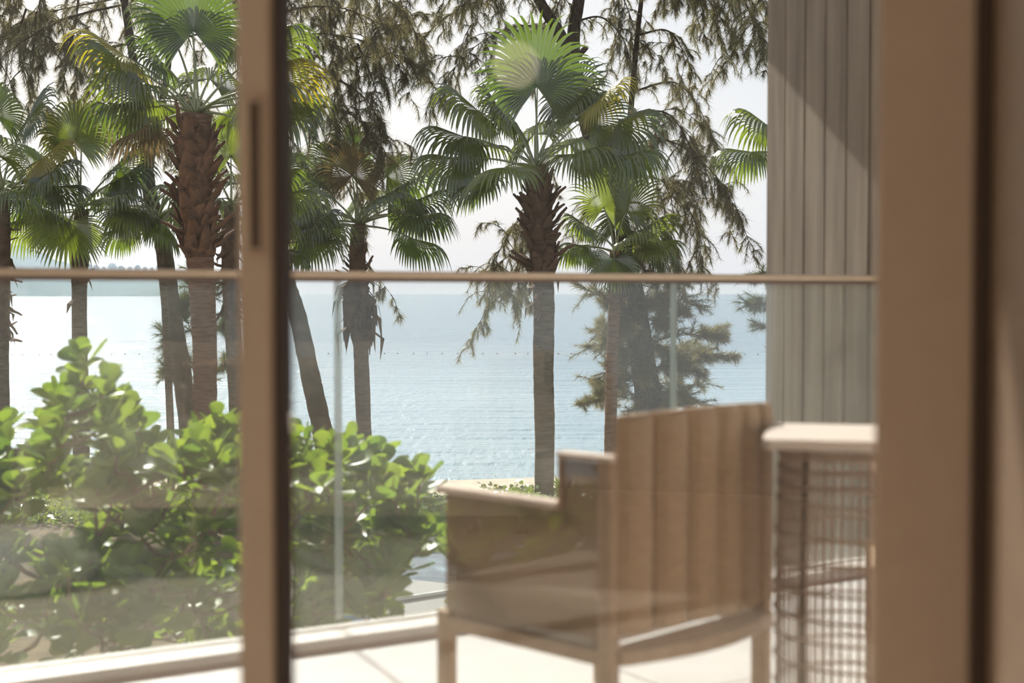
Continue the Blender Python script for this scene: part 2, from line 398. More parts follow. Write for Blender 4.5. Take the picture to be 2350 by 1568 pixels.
# middle panel; the first stile's shaded side is a dark strip further down
door('door_2', a1 + .004, b1, [(b0, b1)], 0, .062, .031)
o = quadslab([F(NS, .11), F(NS, -.62), F(NS + .16, -.62), F(NS + .16, .11)], 0, HC).build('wall_nib', M['nib']); struct(o)
o = quadslab([F(NS + .165, .11), F(NS + .165, 0), F(S1, 0), F(S1, .11)], 0, HC).build('wall_front', M['wall']); struct(o)
door('door_3', S0, -2.01, [(S0, S0 + .05), (-2.06, -2.01)], 0, .055, .028)
MB().box(F(a1 + .006, .022, 1.33), FT, FO, Z, (.005, .020, 1.33)).build('stile_shade_strip', M['shade_and_cord'])['kind'] = 'structure'  # shaded side of the stile put in as a dark strip
MB().box(F(b1 + .0085, .036, 1.33), FT, FO, Z, (.0075, .034, 1.33)).build('jamb_shade_strip', M['shade_and_cord'])['kind'] = 'structure'  # shadow between jamb and nib wall put in as a dark strip
o = MB().box(F((S0 + S1) / 2, .05, 2.70), FT, FO, Z, ((S1 - S0) / 2, .06, .035)).build('trim_3', M['frame']); struct(o)

# ------------------------------------------------------------------ balcony
BS0, BS1 = -5.0, 4.2
fl = quadslab([B(BS0, .05), F(S0 - .15, .125), F(S1 + .15, .125), F(S1 + .15, .125) + V((1.2, 1.2, 0)), B(BS1, .05)], -.22, -.022).build('floor', M['grout']); struct(fl)
fl.name = 'floor_balcony'
TL = .80
tile_mesh = None
sj = bs(815, -.8)      # one joint crosses the strip below the kerb here
for i in range(-6, 5):
    for j in range(0, 7):
        c = B(sj + (i + .5) * TL, -.135 - (j + .5) * TL, -.011)
        cs = [c + BD * (u * TL / 2) + BN * (v_ * TL / 2) for u in (-1, 1) for v_ in (-1, 1)]
        if min((p - FM).dot(FO) for p in cs) < .13 or max((p - FM).dot(FT) for p in cs) > S1 + 1.6: continue
        if tile_mesh is None:
            to = MB().box(c, BD, BN, Z, (TL / 2 - .003, TL / 2 - .003, .011), 0).build('tile', M['tile'], fl)
            tile_mesh = to.data; c0 = c.copy()
        else:
            to = bpy.data.objects.new('tile', tile_mesh); link(to, fl); to.location = c - c0
# kerb, handrail, glass panels
bal = empty('balustrade', B(0), 'frameless glass balustrade with tan handrail along the balcony edge', 'balustrade')
MB().bar(B(BS0, -.055, .016), B(BS1, -.055, .016), .13, .032, (0, 0, 1), .004).build('kerb', M['curb'], bal)
MB().bar(B(BS0, -.128, .003), B(BS1, -.128, .003), .012, .006).build('drain_joint', M['grout'], bal)
MB().bar(B(BS0, .0, .034), B(BS1, .0, .034), .04, .005, (0, 0, 1), .003).build('glass_shoe', M['curb'], bal)
hr = MB().bar(B(BS0, 0, 1.036), B(BS1, 0, 1.036), .052, .019, (0, 0, 1), .004).build('handrail', M['railwood'], bal)
MB().bar(B(BS0, 0, 1.0205), B(BS1, 0, 1.0205), .040, .0115).build('rail_channel', M['railbase'], bal)
joints = [BS0 + .05, bs(775) - 2 * (bs(1545) - bs(775)), bs(775) - (bs(1545) - bs(775)), bs(775), bs(1545), bs(1545) + (bs(1545) - bs(775)), BS1 - .05]
joints = sorted(j for j in joints if BS0 <= j <= BS1)
for i in range(len(joints) - 1):
    a, b = joints[i] + .004, joints[i + 1] - .004
    if b - a < .1: continue
    gp = MB().box(B((a + b) / 2, 0, .527), BD, BN, Z, ((b - a) / 2, .006, .490)).build('glass_panel', M['pane_bal'], bal)
    for x in (a + .002, b - .002):
        MB().box(B(x, 0, .535), BD, BN, Z, (.002, .0065, .483)).build('glass_edge', M['glass_edge'], gp)
# roof over the balcony, ending above the balustrade; an added slab shades the plank wall
RZ0, RZ1 = 2.90, 3.10
o = quadslab([B(BS0, .05), F(S0 - .15, .0), F(S1 + .15, .0), F(S1 + .15, 0) + V((1.6, 1.2, 0)), B(4.4, .05)], RZ0, RZ1).build('ceiling_balcony', M['roof']); struct(o)

# plank-clad fin wall at the right end of the balcony
fa = V(P(1756, 675, 6.5)); fa.z = 0
fd = V((.31, -.95, 0)).normalized(); fn = V((fd.y, -fd.x, 0))          # fn faces the balcony (left)
if fn.x > 0: fn = -fn
def plank_len(px):
    k = (px - CX) / FPX
    return (k * fa.y - fa.x) / (fd.x - k * fd.y)
fe = empty('wall_right_outer', fa); struct(fe)
edges = [0] + [plank_len(x) for x in (1798, 1843, 1890, 1939, 1991)]
step = edges[-1] - edges[-2]
while edges[-1] < 1.9: edges.append(edges[-1] + step)
MB().box(fa + fd * (edges[-1] / 2) - fn * .13 + Z * 1.0, fd, fn, Z, (edges[-1] / 2 - .004, .11, 3.6)).build('wall_core', M['plankback'], fe)
random.seed(3)
for i in range(len(edges) - 1):
    a, b = edges[i] + .004, edges[i + 1] - .004
    MB().box(fa + fd * ((a + b) / 2) + fn * (-.012 + random.uniform(-.003, .003)) + Z * 1.0, fd, fn, Z, ((b - a) / 2, .012, 3.6), .003).build('plank', M['plank'], fe)
# unseen slab added to cast the diagonal shade on the fin wall
o = quadslab([V((.55, 7.55, 0)), V((2.6, 8.75, 0)), V((3.4, 6.2, 0)), V((1.0, 6.1, 0))], RZ0, RZ1).build('fin_shade_slab', M['roof']); struct(o)

# ------------------------------------------------------------------ balcony furniture
def chair(org, u, wd, label, W=.53, D=.50):
    """armchair: org is the foot of the rear-left post, u points forward, wd to the sitter's right"""
    u, wd = V(u).normalized(), V(wd).normalized(); org = V(org)
    e = empty('armchair', org, label, 'chair', 'balcony armchairs')
    L = lambda x, y, z: org + wd * x + u * y + Z * z
    bow = lambda x: -.05 * math.sin(math.pi * min(1, max(0, x / W)))
    for x, y, h in ((0, D - .02, .27), (W, D - .02, .27), (0, 0, .645), (W, 0, .645)):
        MB().box(L(x, y, h / 2), wd, u, Z, (.016, .020, h / 2), .005).build('leg', M['chairframe'], e)
    for x in (0, W):
        sg = -1 if x == 0 else 1
        v_, f_ = [], []
        prof = [(.02, .235), (.02, .64), (.125, .64), (.125, .535), (D - .02, .535), (D - .02, .235)]
        for t_ in (-.003, .003):
            v_ += [L(x + t_, y, z) for y, z in prof]
        f_ = [(0, 1, 2, 3), (0, 3, 4, 5), (9, 8, 7, 6), (11, 10, 9, 6)] + [(i, (i + 1) % 6, 6 + (i + 1) % 6, 6 + i) for i in range(6)]
        mk('side_sling', v_, f_, M['sling'], e)
        MB().bar(L(x, .13, .543), L(x, D, .543), .034, .017, (0, 0, 1), .004).build('armrest_cap', M['armcap'], e)
        MB().bar(L(x, -.02, .650), L(x, .13, .650), .034, .014, (0, 0, 1), .004).build('wing_cap', M['armcap'], e)
        MB().bar(L(x, .13, .535), L(x, .13, .645), .014, .014, u, .003).build('wing_post', M['chairframe'], e)
    # seat
    fr = MB()
    for a_, b_ in (((0, 0), (0, D - .02)), ((W, 0), (W, D - .02)), ((0, D - .02), (W, D - .02)), ((0, .01), (W, .01))):
        fr.bar(L(*a_, .245), L(*b_, .245), .03, .028)
    fr.build('seat_frame', M['chairframe'], e)
    MB().box(L(W / 2, D / 2, .305), wd, Z, u, (W / 2 - .025, .042, D / 2 - .03), .02).build('seat_cushion', M['cushion'], e)
    # wrapped back of six padded strips; added liner stops light leaks, darkens seams
    n = 6
    for i in range(n):
        xa, xb = i / n * W + .0035, (i + 1) / n * W - .0035
        v_, f_ = [], []
        k = 6
        for zi, zz in enumerate((.297, .700, .726, .736)):
            for q in range(k + 1):
                x = xa + (xb - xa) * q / k
                sw = math.sin(math.pi * q / k) ** .6
                v_.append(L(x, bow(x) - .020 - (.024, .024, .018, .004)[zi] * sw, zz + .010 * math.sin(math.pi * x / W) ))
            for q in range(k, -1, -1):
                x = xa + (xb - xa) * q / k
                v_.append(L(x, bow(x) - .010, zz + .010 * math.sin(math.pi * x / W)))
        m_ = 2 * (k + 1)
        f_ = [tuple(range(m_ - 1, -1, -1)), tuple(range(3 * m_, 4 * m_))] + [(r_ * m_ + j, r_ * m_ + (j + 1) % m_, r_ * m_ + m_ + (j + 1) % m_, r_ * m_ + m_ + j) for r_ in range(3) for j in range(m_)]
        mk('back_slat', v_, f_, M['wicker'], e)
    for nm, z0, z1, th, mt in (('seam_shade_liner', .30, .715, -.004, 'slot'), ('back_rail', .235, .266, .018, 'chairframe')):
        v_, f_ = [], []
        k = 14
        for q in range(k + 1):
            x = .004 + (W - .008) * q / k
            y = bow(x) - .016
            ro = .008 * math.sin(math.pi * q / k) * (z0 > .28)
            v_ += [L(x, y - th, z0), L(x, y - th, z1 - .004 + ro), L(x, y - th * .3, z1 + ro), L(x, y + .008, z1 - .004 + ro), L(x, y + .008, z0)]
        for q in range(k):
            f_ += [(q * 5 + j, q * 5 + (j + 1) % 5, (q + 1) * 5 + (j + 1) % 5, (q + 1) * 5 + j) for j in range(5)]
        f_ += [(4, 3, 2, 1, 0), tuple(k * 5 + j for j in range(5))]
        mk(nm, v_, f_, M[mt], e)
    return e
cu = V((-.352, .35, 0)).normalized(); cw = V((-cu.y, cu.x, 0)) * -1
chair((.194, 2.84, 0), cu, cw, 'tan armchair with curved slatted back and mesh sides, left of the drum table')
chair((1.36, 3.46, 0), V((-.97, .24, 0)), V((.24, .97, 0)), 'tan armchair mostly hidden behind the drum side table at right', D=.48)

# side table: cream square top on an open cane drum
e1 = V((.216, .976, 0)); e2 = V((.976, -.216, 0))
tc_ = V((.4925, 2.82, 0)) + e2 * .19 + e1 * .185
st = empty('side_table', tc_, 'cream square tabletop on an open woven cane drum', 'table')
MB().box(tc_ + Z * .681, e2, e1, Z, (.185, .185, .010), .012).build('tabletop', M['tabletop'], st)
DR = .160
def drum_r(z): return DR * (.97 + .05 * math.sin(math.pi * min(1, z / .67)))
rings = [.660, .648, .62, .588, .553, .488, .432, .377, .323, .279, .225, .165, .10, .012]
for z in rings:
    pts = [tc_ + V((math.cos(a), math.sin(a), 0)) * (drum_r(z) + .003) + Z * z for a in [2 * math.pi * k / 40 for k in range(41)]]
    MB().tube(pts, .0034, 6, False).build('ring', M['cane'], st, True)
rod = MB().tube([V((drum_r(z), 0, z)) for z in (.005, .17, .34, .50, .665)], .0026, 5)
rod_mesh = None
for k in range(54):
    if rod_mesh is None:
        ro = rod.build('cane_rod', M['cane'], None); ro.parent = st; rod_mesh = ro.data
    else:
        ro = bpy.data.objects.new('cane_rod', rod_mesh); link(ro, st)
    ro.rotation_euler = (0, 0, 2 * math.pi * k / 54)
for k in range(4):
    a = R(45 + 90 * k - 12)
    MB().tube([tc_ + V((math.cos(a), math.sin(a), 0)) * (drum_r(z) - .012) + Z * z for z in (0, .2, .4, .67)], .009, 8).build('leg', M['darkwood'], st, True)

# ------------------------------------------------------------------ the room behind the camera (seen mirrored in the door glass)
def mirror(v):
    """point in the room whose reflection in the door glass appears at v"""
    d = (v - FM).dot(FO) - .028
    return v - FO * (2 * d)
def unmir_floor(px, py, z=0):
    d = FPX * (EYE.z - z) / (py - HOR)
    p = mirror(P(px, py, d)); p.z = z
    return p
ta, tb = unmir_floor(110, 1340), unmir_floor(545, 1340)
tx = (tb - ta); tlen = tx.length; tx.normalize(); ty = V((-tx.y, tx.x, 0))
if ty.dot(FO) > 0: ty = -ty                       # deeper into the room
ct = empty('coffee_table', (ta + tb) / 2 + ty * .3, 'low pale coffee table mirrored dimly in the left door glass', 'table')
cc = (ta + tb) / 2 + ty * .3
MB().box(cc + Z * .29, tx, ty, Z, (tlen / 2, .30, .035), .01).build('tabletop', M['palewood'], ct)
MB().box(cc + Z * .13, tx, ty, Z, (tlen / 2 - .06, .24, .125)).build('plinth', M['darkwood'], ct)
sf_c = cc + ty * 1.05 + tx * .35
sf = empty('sofa', sf_c, 'beige sofa with low back mirrored dimly in the left door glass', 'sofa')
MB().box(sf_c + Z * .21, tx, ty, Z, (1.05, .42, .13), .02).build('base', M['fabric'], sf)
MB().box(sf_c + ty * .36 + Z * .50, tx, Z, ty, (1.05, .26, .10), .05).build('backrest', M['fabric'], sf)
for k in (-1, 1):
    MB().box(sf_c + tx * (k * .50) - ty * .08 + Z * .41, tx, Z, ty, (.48, .075, .34), .04).build('seat_cushion', M['fabric'], sf)
    MB().box(sf_c + tx * (k * 1.0) + Z * .33, tx, Z, ty, (.09, .25, .42), .04).build('arm', M['fabric'], sf)
    for q in (-1, 1):
        MB().box(sf_c + tx * (k * .95) + ty * (q * .34) + Z * .04, tx, ty, Z, (.025, .025, .04)).build('leg', M['darkwood'], sf)
pf = unmir_floor(20, 1345)
po = MB()
for zz, r_ in ((0, .24), (.02, .28), (.08, .30), (.14, .28), (.17, .22)):
    for k in range(20): po.v.append(pf + V((math.cos(k * math.pi / 10), math.sin(k * math.pi / 10), 0)) * r_ + Z * (zz + .001))
for i in range(4):
    for k in range(20): po.f.append((i * 20 + k, i * 20 + (k + 1) % 20, i * 20 + 20 + (k + 1) % 20, i * 20 + 20 + k))
po.f += [tuple(range(19, -1, -1)), tuple(range(80, 100))]
tag(po.build('floor_cushion', M['white'], None, True, pf), 'white round floor cushion mirrored at the left edge of the glass', 'cushion')
# pendant lamp hanging from the ceiling
lp = mirror(P(1182, 148, 3.3))
pl = empty('pendant_lamp', V((lp.x, lp.y, lp.z)), 'round pendant lamp mirrored as a soft glow above the middle palm', 'lamp')
vv, ff = [], []
for j in range(9):
    ph_ = math.pi * j / 8
    for i in range(16): vv.append(lp + V((math.sin(ph_) * math.cos(i * math.pi / 8), math.sin(ph_) * math.sin(i * math.pi / 8), -math.cos(ph_))) * .055)
for j in range(8):
    for i in range(16): ff.append((j * 16 + i, j * 16 + (i + 1) % 16, j * 16 + 16 + (i + 1) % 16, j * 16 + 16 + i))
m, t, out = nodemat('lamp_globe'); em = t.nodes.new('ShaderNodeEmission'); em.inputs[0].default_value = (1, .80, .60, 1); em.inputs[1].default_value = LAMP
t.links.new(em.outputs[0], out.inputs[0])
mk('globe', vv, ff, m, pl, True)
MB().tube([lp + Z * .05, V((lp.x, lp.y, HC))], .004, 6).build('cord', M['shade_and_cord'], pl)
MB().tube([V((lp.x, lp.y, HC - .03)), V((lp.x, lp.y, HC))], .05, 12).build('ceiling_rose', M['frame'], pl)
# unseen ceiling fixtures added to brighten the door frames from inside
for i, (s_, w_, lb) in enumerate(((.3, -1.2, 'nearest the doors'), (-1.2, -1.5, 'above the sofa side'), (.1, -4.5, 'deepest in the room'))):
    c = F(s_, w_, HC)
    dl = empty('fill_light', c, 'unseen ceiling fill lamp, added, ' + lb, 'light', 'added ceiling fill lamps')
    ring_ = []
    for r_, zz in ((.045, -.002), (.062, -.006), (.065, -.0005)):
        ring_ += [c + V((math.cos(k * math.pi / 10) * r_, math.sin(k * math.pi / 10) * r_, zz)) for k in range(20)]
    mk('trim_ring', ring_, [(j * 20 + k, j * 20 + (k + 1) % 20, j * 20 + 20 + (k + 1) % 20, j * 20 + 20 + k) for j in range(2) for k in range(20)], M['white'], dl, True)
    ld = bpy.data.lights.new('fill_light_lamp', 'AREA'); ld.shape = 'DISK'; ld.size = .085; ld.energy = FILL_POWER * (1, 1, .35)[i]; ld.color = (1, .82, .64)
    lo_ = bpy.data.objects.new('fill_light_lamp', ld); link(lo_, dl); lo_.location = (0, 0, -.008)
# framed mirror on the back wall, seen in the middle pane beside the first stile
def unmir_wall(px, py, w):
    """point on the room plane w metres behind the glass"""
    r = P(px, py, 1.0) - EYE
    d1 = (FM + FO * .031 - EYE).dot(FO) / r.dot(FO)
    d2 = (FM + FO * (.062 - w) * 1 - EYE).dot(FO)
    k = ((FM - EYE).dot(FO) + .062 + w) / r.dot(FO)
    v = EYE + r * k
    d = (v - FM).dot(FO) - .031
    return v - FO * (2 * d)
pa, pb = unmir_wall(636, 258, DEEP), unmir_wall(718, 378, DEEP)
pc = (pa + pb) / 2; pc = pc - FO * ((pc - FM).dot(FO) + DEEP - .02)
pw, ph = abs((pb - pa).dot(FT)) / 2, abs(pa.z - pb.z) / 2
pe = empty('wall_mirror', pc, 'small framed wall mirror seen reflected in the glass beside the left door stile', 'mirror')
MB().box(pc, FT, Z, FO, (pw, ph, .010)).build('mirror_glass', M['mirror'], pe)
for k in (-1, 1):
    MB().box(pc + FT * (k * pw), FT, Z, FO, (.015, ph + .015, .018)).build('frame_side', M['darkwood'], pe)
    MB().box(pc + Z * (k * ph), FT, Z, FO, (pw - .015, .015, .018)).build('frame_rail', M['darkwood'], pe)

# ------------------------------------------------------------------ ground, pool, sea, far shore
SEA = -2.70
def gz(y):
    if y < 22: return -2.42
    if y < 26.5: return -2.42 - .20 * (y - 22) / 4.5
    return -2.62 - .055 * (y - 26.5)
v_, f_ = [], []
ys = [4.0, 5, 7, 9, 11]
ys += [19.2, 20.5, 22, 23, 24, 25, 26, 26.5]
xs = [-60 + 3 * i for i in range(41)]
random.seed(11)
for y in ys:
    for x in xs: v_.append(V((x, y, gz(y) + (random.uniform(-.03, .03) if y > 19.5 else 0))))
nx = len(xs)
for j in range(len(ys) - 1):
    for i in range(nx - 1): f_.append((j * nx + i, j * nx + i + 1, (j + 1) * nx + i + 1, (j + 1) * nx + i))
struct(mk('garden_ground', v_, f_, M['soil'], None, True))
v_, f_ = [], []
ys = [24.6, 25.4, 26.2, 26.8, 27.4, 28, 29, 31, 34, 40]
xs = [-60 + 2 * i for i in range(61)]
for y in ys:
    for x in xs: v_.append(V((x, y + .25 * math.sin(x * .6), gz(y) + .03 + .012 * math.sin(x * 2.1 + y) - .012 * (y > 27))))
nx = len(xs)
for j in range(len(ys) - 1):
    for i in range(nx - 1): f_.append((j * nx + i, j * nx + i + 1, (j + 1) * nx + i + 1, (j + 1) * nx + i))
struct(mk('beach', v_, f_, M['sand'], None, True))
v_, f_ = [], []
ys = [27.6, 40, 80, 200, 600, 2000, 8000, 30000]
for j, y in enumerate(ys):
    for i in range(-4, 5): v_.append(V((i * (y * .5 + 60), y, SEA)))
for j in range(len(ys) - 1):
    for i in range(8): f_.append((j * 9 + i, j * 9 + i + 1, j * 9 + 10 + i, j * 9 + 9 + i))
struct(mk('sea', v_, f_, M['sea'], None))
# small breaking ripples by the sand
pool = struct(mk('pool_water', [V((-1.75, 11, -2.34)), V((3.5, 11, -2.34)), V((3.5, 18.3, -2.34)), V((-1.75, 18.3, -2.34))], [(0, 1, 2, 3)], M['pool']))
struct(MB().box((.875, 18.75, -2.36), (1, 0, 0), (0, 1, 0), Z, (2.6, .45, .05)).build('pool_edge', M['paving']))
struct(MB().box((3.95, 14.9, -2.36), (1, 0, 0), (0, 1, 0), Z, (.45, 4.3, .05)).build('pool_edge_side', M['paving']))

# far headland and its skyline trees
HD = 2500.0
prof = [(-400, 520), (-250, 535), (-120, 548), (-40, 556), (20, 562), (60, 566), (100, 580), (130, 598), (170, 610), (230, 618), (300, 624), (360, 626), (430, 628), (500, 632), (560, 640), (610, 655), (650, 676)]
random.seed(5)
pts = []
for i in range(len(prof) - 1):
    (x0, y0), (x1, y1) = prof[i], prof[i + 1]
    n = max(2, int((x1 - x0) / 8))
    for k in range(n):
        t_ = k / n
        pts.append((x0 + (x1 - x0) * t_, y0 + (y1 - y0) * t_ + random.uniform(-3, 3)))
pts.append(prof[-1])
v_, f_ = [], []
for (x, y) in pts:
    top = P(x, y, HD + 350)
    for k in range(5):
        t_ = k / 4
        q = P(x, HOR, HD + 350 * t_)
        v_.append(V((q.x, q.y, SEA - 1 + (top.z - SEA + 1) * (t_ ** .7) * (1 + random.uniform(-.04, .04) * (k in (1, 2, 3))))))
for i in range(len(pts) - 1):
    for k in range(4): f_.append((i * 5 + k, i * 5 + 5 + k, i * 5 + 6 + k, i * 5 + 1 + k))
struct(mk('headland', v_, f_, M['hill'], None, True))
def blob(c, rx, rz, seed, n=9, m_=6):
    rnd = random.Random(seed); vv, ff = [], []
    for j in range(m_ + 1):
        ph_ = math.pi * j / m_
        for i in range(n):
            k = 1 + rnd.uniform(-.22, .22)
            vv.append(V((c.x + rx * k * math.sin(ph_) * math.cos(2 * math.pi * i / n), c.y + rx * k * math.sin(ph_) * math.sin(2 * math.pi * i / n), c.z + rz * (1 - math.cos(ph_)) * (1 + rnd.uniform(-.06, .06)))))
    for j in range(m_):
        for i in range(n): ff.append((j * n + i, j * n + (i + 1) % n, j * n + n + (i + 1) % n, j * n + n + i))
    return vv, ff
far = [(220, 608, 16), (238, 612, 12), (258, 604, 20), (278, 610, 20), (298, 612, 14), (316, 608, 16), (332, 613, 14), (348, 614, 12), (364, 606, 14), (205, 606, 16), (20, 556, 18), (48, 560, 16)]
for i, (x, y, w_) in enumerate(far):
    d = HD + 330
    top = P(x, y, d); hgt = 22 * d / FPX
    c = V((top.x, d, top.z - hgt))
    vv, ff = blob(c, w_ / 2 * d / FPX, hgt / 2, 50 + i)
    tag(mk('far_tree', vv, ff, M['hill'], None, True, c), 'hazy tree on the far headland skyline', 'tree', 'trees on the far headland')

# line of swimming-area floats
random.seed(8)
bv, bf = [], []
bmesh_ = None
for k in range(60):
    x = -10 + k * 33 + random.uniform(-5, 5)
    y = 815 - 3 * math.sin(k / 60 * 3.1)
    p = P(x, y, FPX * (EYE.z - SEA) / (y - HOR))
    if bmesh_ is None:
        bb = MB(); n = 8
        for j, (zz, rr) in enumerate(((-.05, .01), (-.03, .07), (.0, .10), (.05, .09), (.09, .05), (.12, .02))):
            for i in range(n): bb.v.append(V((rr * math.cos(2 * math.pi * i / n), rr * math.sin(2 * math.pi * i / n), zz)))
        for j in range(5):
            for i in range(n): bb.f.append((j * n + i, j * n + (i + 1) % n, j * n + n + (i + 1) % n, j * n + n + i))
        o = bb.build('buoy', M['buoy'], None, True); bmesh_ = o.data
    else:
        o = bpy.data.objects.new('buoy', bmesh_); link(o)
    o.location = (p.x, p.y, SEA); o.scale = (.5, .5, .5)
    tag(o, 'tiny dark float in the buoy line across the sea', 'buoy', 'floats of the buoy line')

# grey canvas canopy down by the pool
cd = 10.0
k1, k2, k3, k4 = P(880, 1378, cd), P(945, 1331, cd + .9), P(1075, 1378, cd + .2), P(1060, 1352, cd - .2)
ce = empty('canopy', V((k2.x, cd, -2.42)), 'grey canvas canopy with pale edging beside the pool', 'canopy')
apex = P(946, 1331, cd + .6)
c1, c2, c3, c4 = P(868, 1382, cd), P(1075, 1350, cd + .15), P(1090, 1345, cd + 1.5), P(880, 1366, cd + 1.5)
def panel(name, poly, mat, th=.03):
    n = len(poly)
    vv = [p.copy() for p in poly] + [p - Z * th for p in poly]
    return mk(name, vv, [tuple(range(n)), tuple(range(2 * n - 1, n - 1, -1))] + [(i, n + i, n + (i + 1) % n, (i + 1) % n) for i in range(n)], mat, ce)
panel('roof_panel', [c1, c2, apex], M['canvas'])
panel('roof_panel', [c2, c3, apex], M['canvas'])
panel('roof_panel', [c3, c4, apex], M['canvas'])
panel('roof_panel', [c4, c1, apex], M['canvas'])
d1, d2 = P(850, 1432, cd - .35), P(1080, 1396, cd - .2)
panel('valance', [c1 - Z * .02, c2 - Z * .02, d2, d1], M['canvas'], .02)
MB().bar(c1, c2, .02, .02).build('edging', M['canvas_trim'], ce)
MB().bar(d1, d2, .02, .02).build('edging', M['canvas_trim'], ce)
for p in (d1, d2, c3, c4):
    MB().bar(V((p.x, p.y, -2.42)), p - Z * .02, .05, .05).build('post', M['canvas_trim'], ce)

# ------------------------------------------------------------------ fan palms
def dirv(az, el): return V((math.cos(az) * math.cos(el), math.sin(az) * math.cos(el), math.sin(el)))
def frond(parent, hub, az, el, pet, rad, droop, mat, seed, fan=140, nseg=46, sag=14, faz=None):
    """one fan leaf: a curved petiole carrying a pleated blade with split, hanging tips"""
    rnd = random.Random(seed)
    az, el = R(az), R(el)
    d0, d1 = dirv(az, min(R(88), el + R(sag))), dirv(az, el - R(sag))
    n = 8; pts = [hub.copy()]
    for i in range(n):
        t_ = (i + .5) / n
        pts.append(pts[-1] + (d0 * (1 - t_) + d1 * t_).normalized() * (pet / n))
    pr = MB().tube(pts, [.022 - .012 * i / n for i in range(n + 1)], 6)
    H = pts[-1]; el2 = el - R(sag)
    if faz is not None: az = R(faz)
    a = dirv(az, el2); nr = dirv(az, el2 + R(90)); b = a.cross(nr)
    roll = R(rnd.uniform(-32, 32)); b, nr = b * math.cos(roll) + nr * math.sin(roll), nr * math.cos(roll) - b * math.sin(roll)
    th = R(fan); dth = 2 * th / nseg
    vv, ff = [], []
    rows = 9; rad *= 1.12; droop *= 2.2; tj = rnd.uniform(.56, .66)
    for s in range(nseg):
        q = -th + (s + .5) * dth
        ln = rad * (.80 + .20 * math.cos(q * .9)) * rnd.uniform(.93, 1.05)
        p = H.copy(); fold = max(0, math.cos(el2)); u = (a * math.cos(q) + b * math.sin(q) + nr * (.10 * math.cos(q) + .05) - Z * (.42 * fold * math.sin(q) ** 2)).normalized()
        sd_ = (b * math.cos(q) - a * math.sin(q)).normalized()
        base = len(vv); hw_j = ln * tj * math.tan(dth / 2) * 1.04
        g = droop * rnd.uniform(.7, 1.3)
        for r_ in range(rows + 1):
            t_ = r_ / rows
            hw = ln * t_ * math.tan(dth / 2) * 1.04 if t_ <= tj else hw_j * max(0, (1 - (t_ - tj) / (1 - tj))) ** .75
            hw = max(hw, .0012)
            vv += [p - sd_ * hw, p + nr * (hw * .55), p + sd_ * hw]
            if r_ < rows:
                k = max(0, (t_ + .5 / rows - .38) / .62)
                dn = (u + V((0, 0, -1)) * (g * k ** 1.5)).normalized()
                p = p + dn * (ln / rows)
        for r_ in range(rows):
            i = base + r_ * 3
            ff += [(i, i + 1, i + 4, i + 3), (i + 1, i + 2, i + 5, i + 4)]
    lf = mk('frond', vv, ff, mat, parent)
    pr.build('petiole', M['petiole'], lf, True)
    return lf

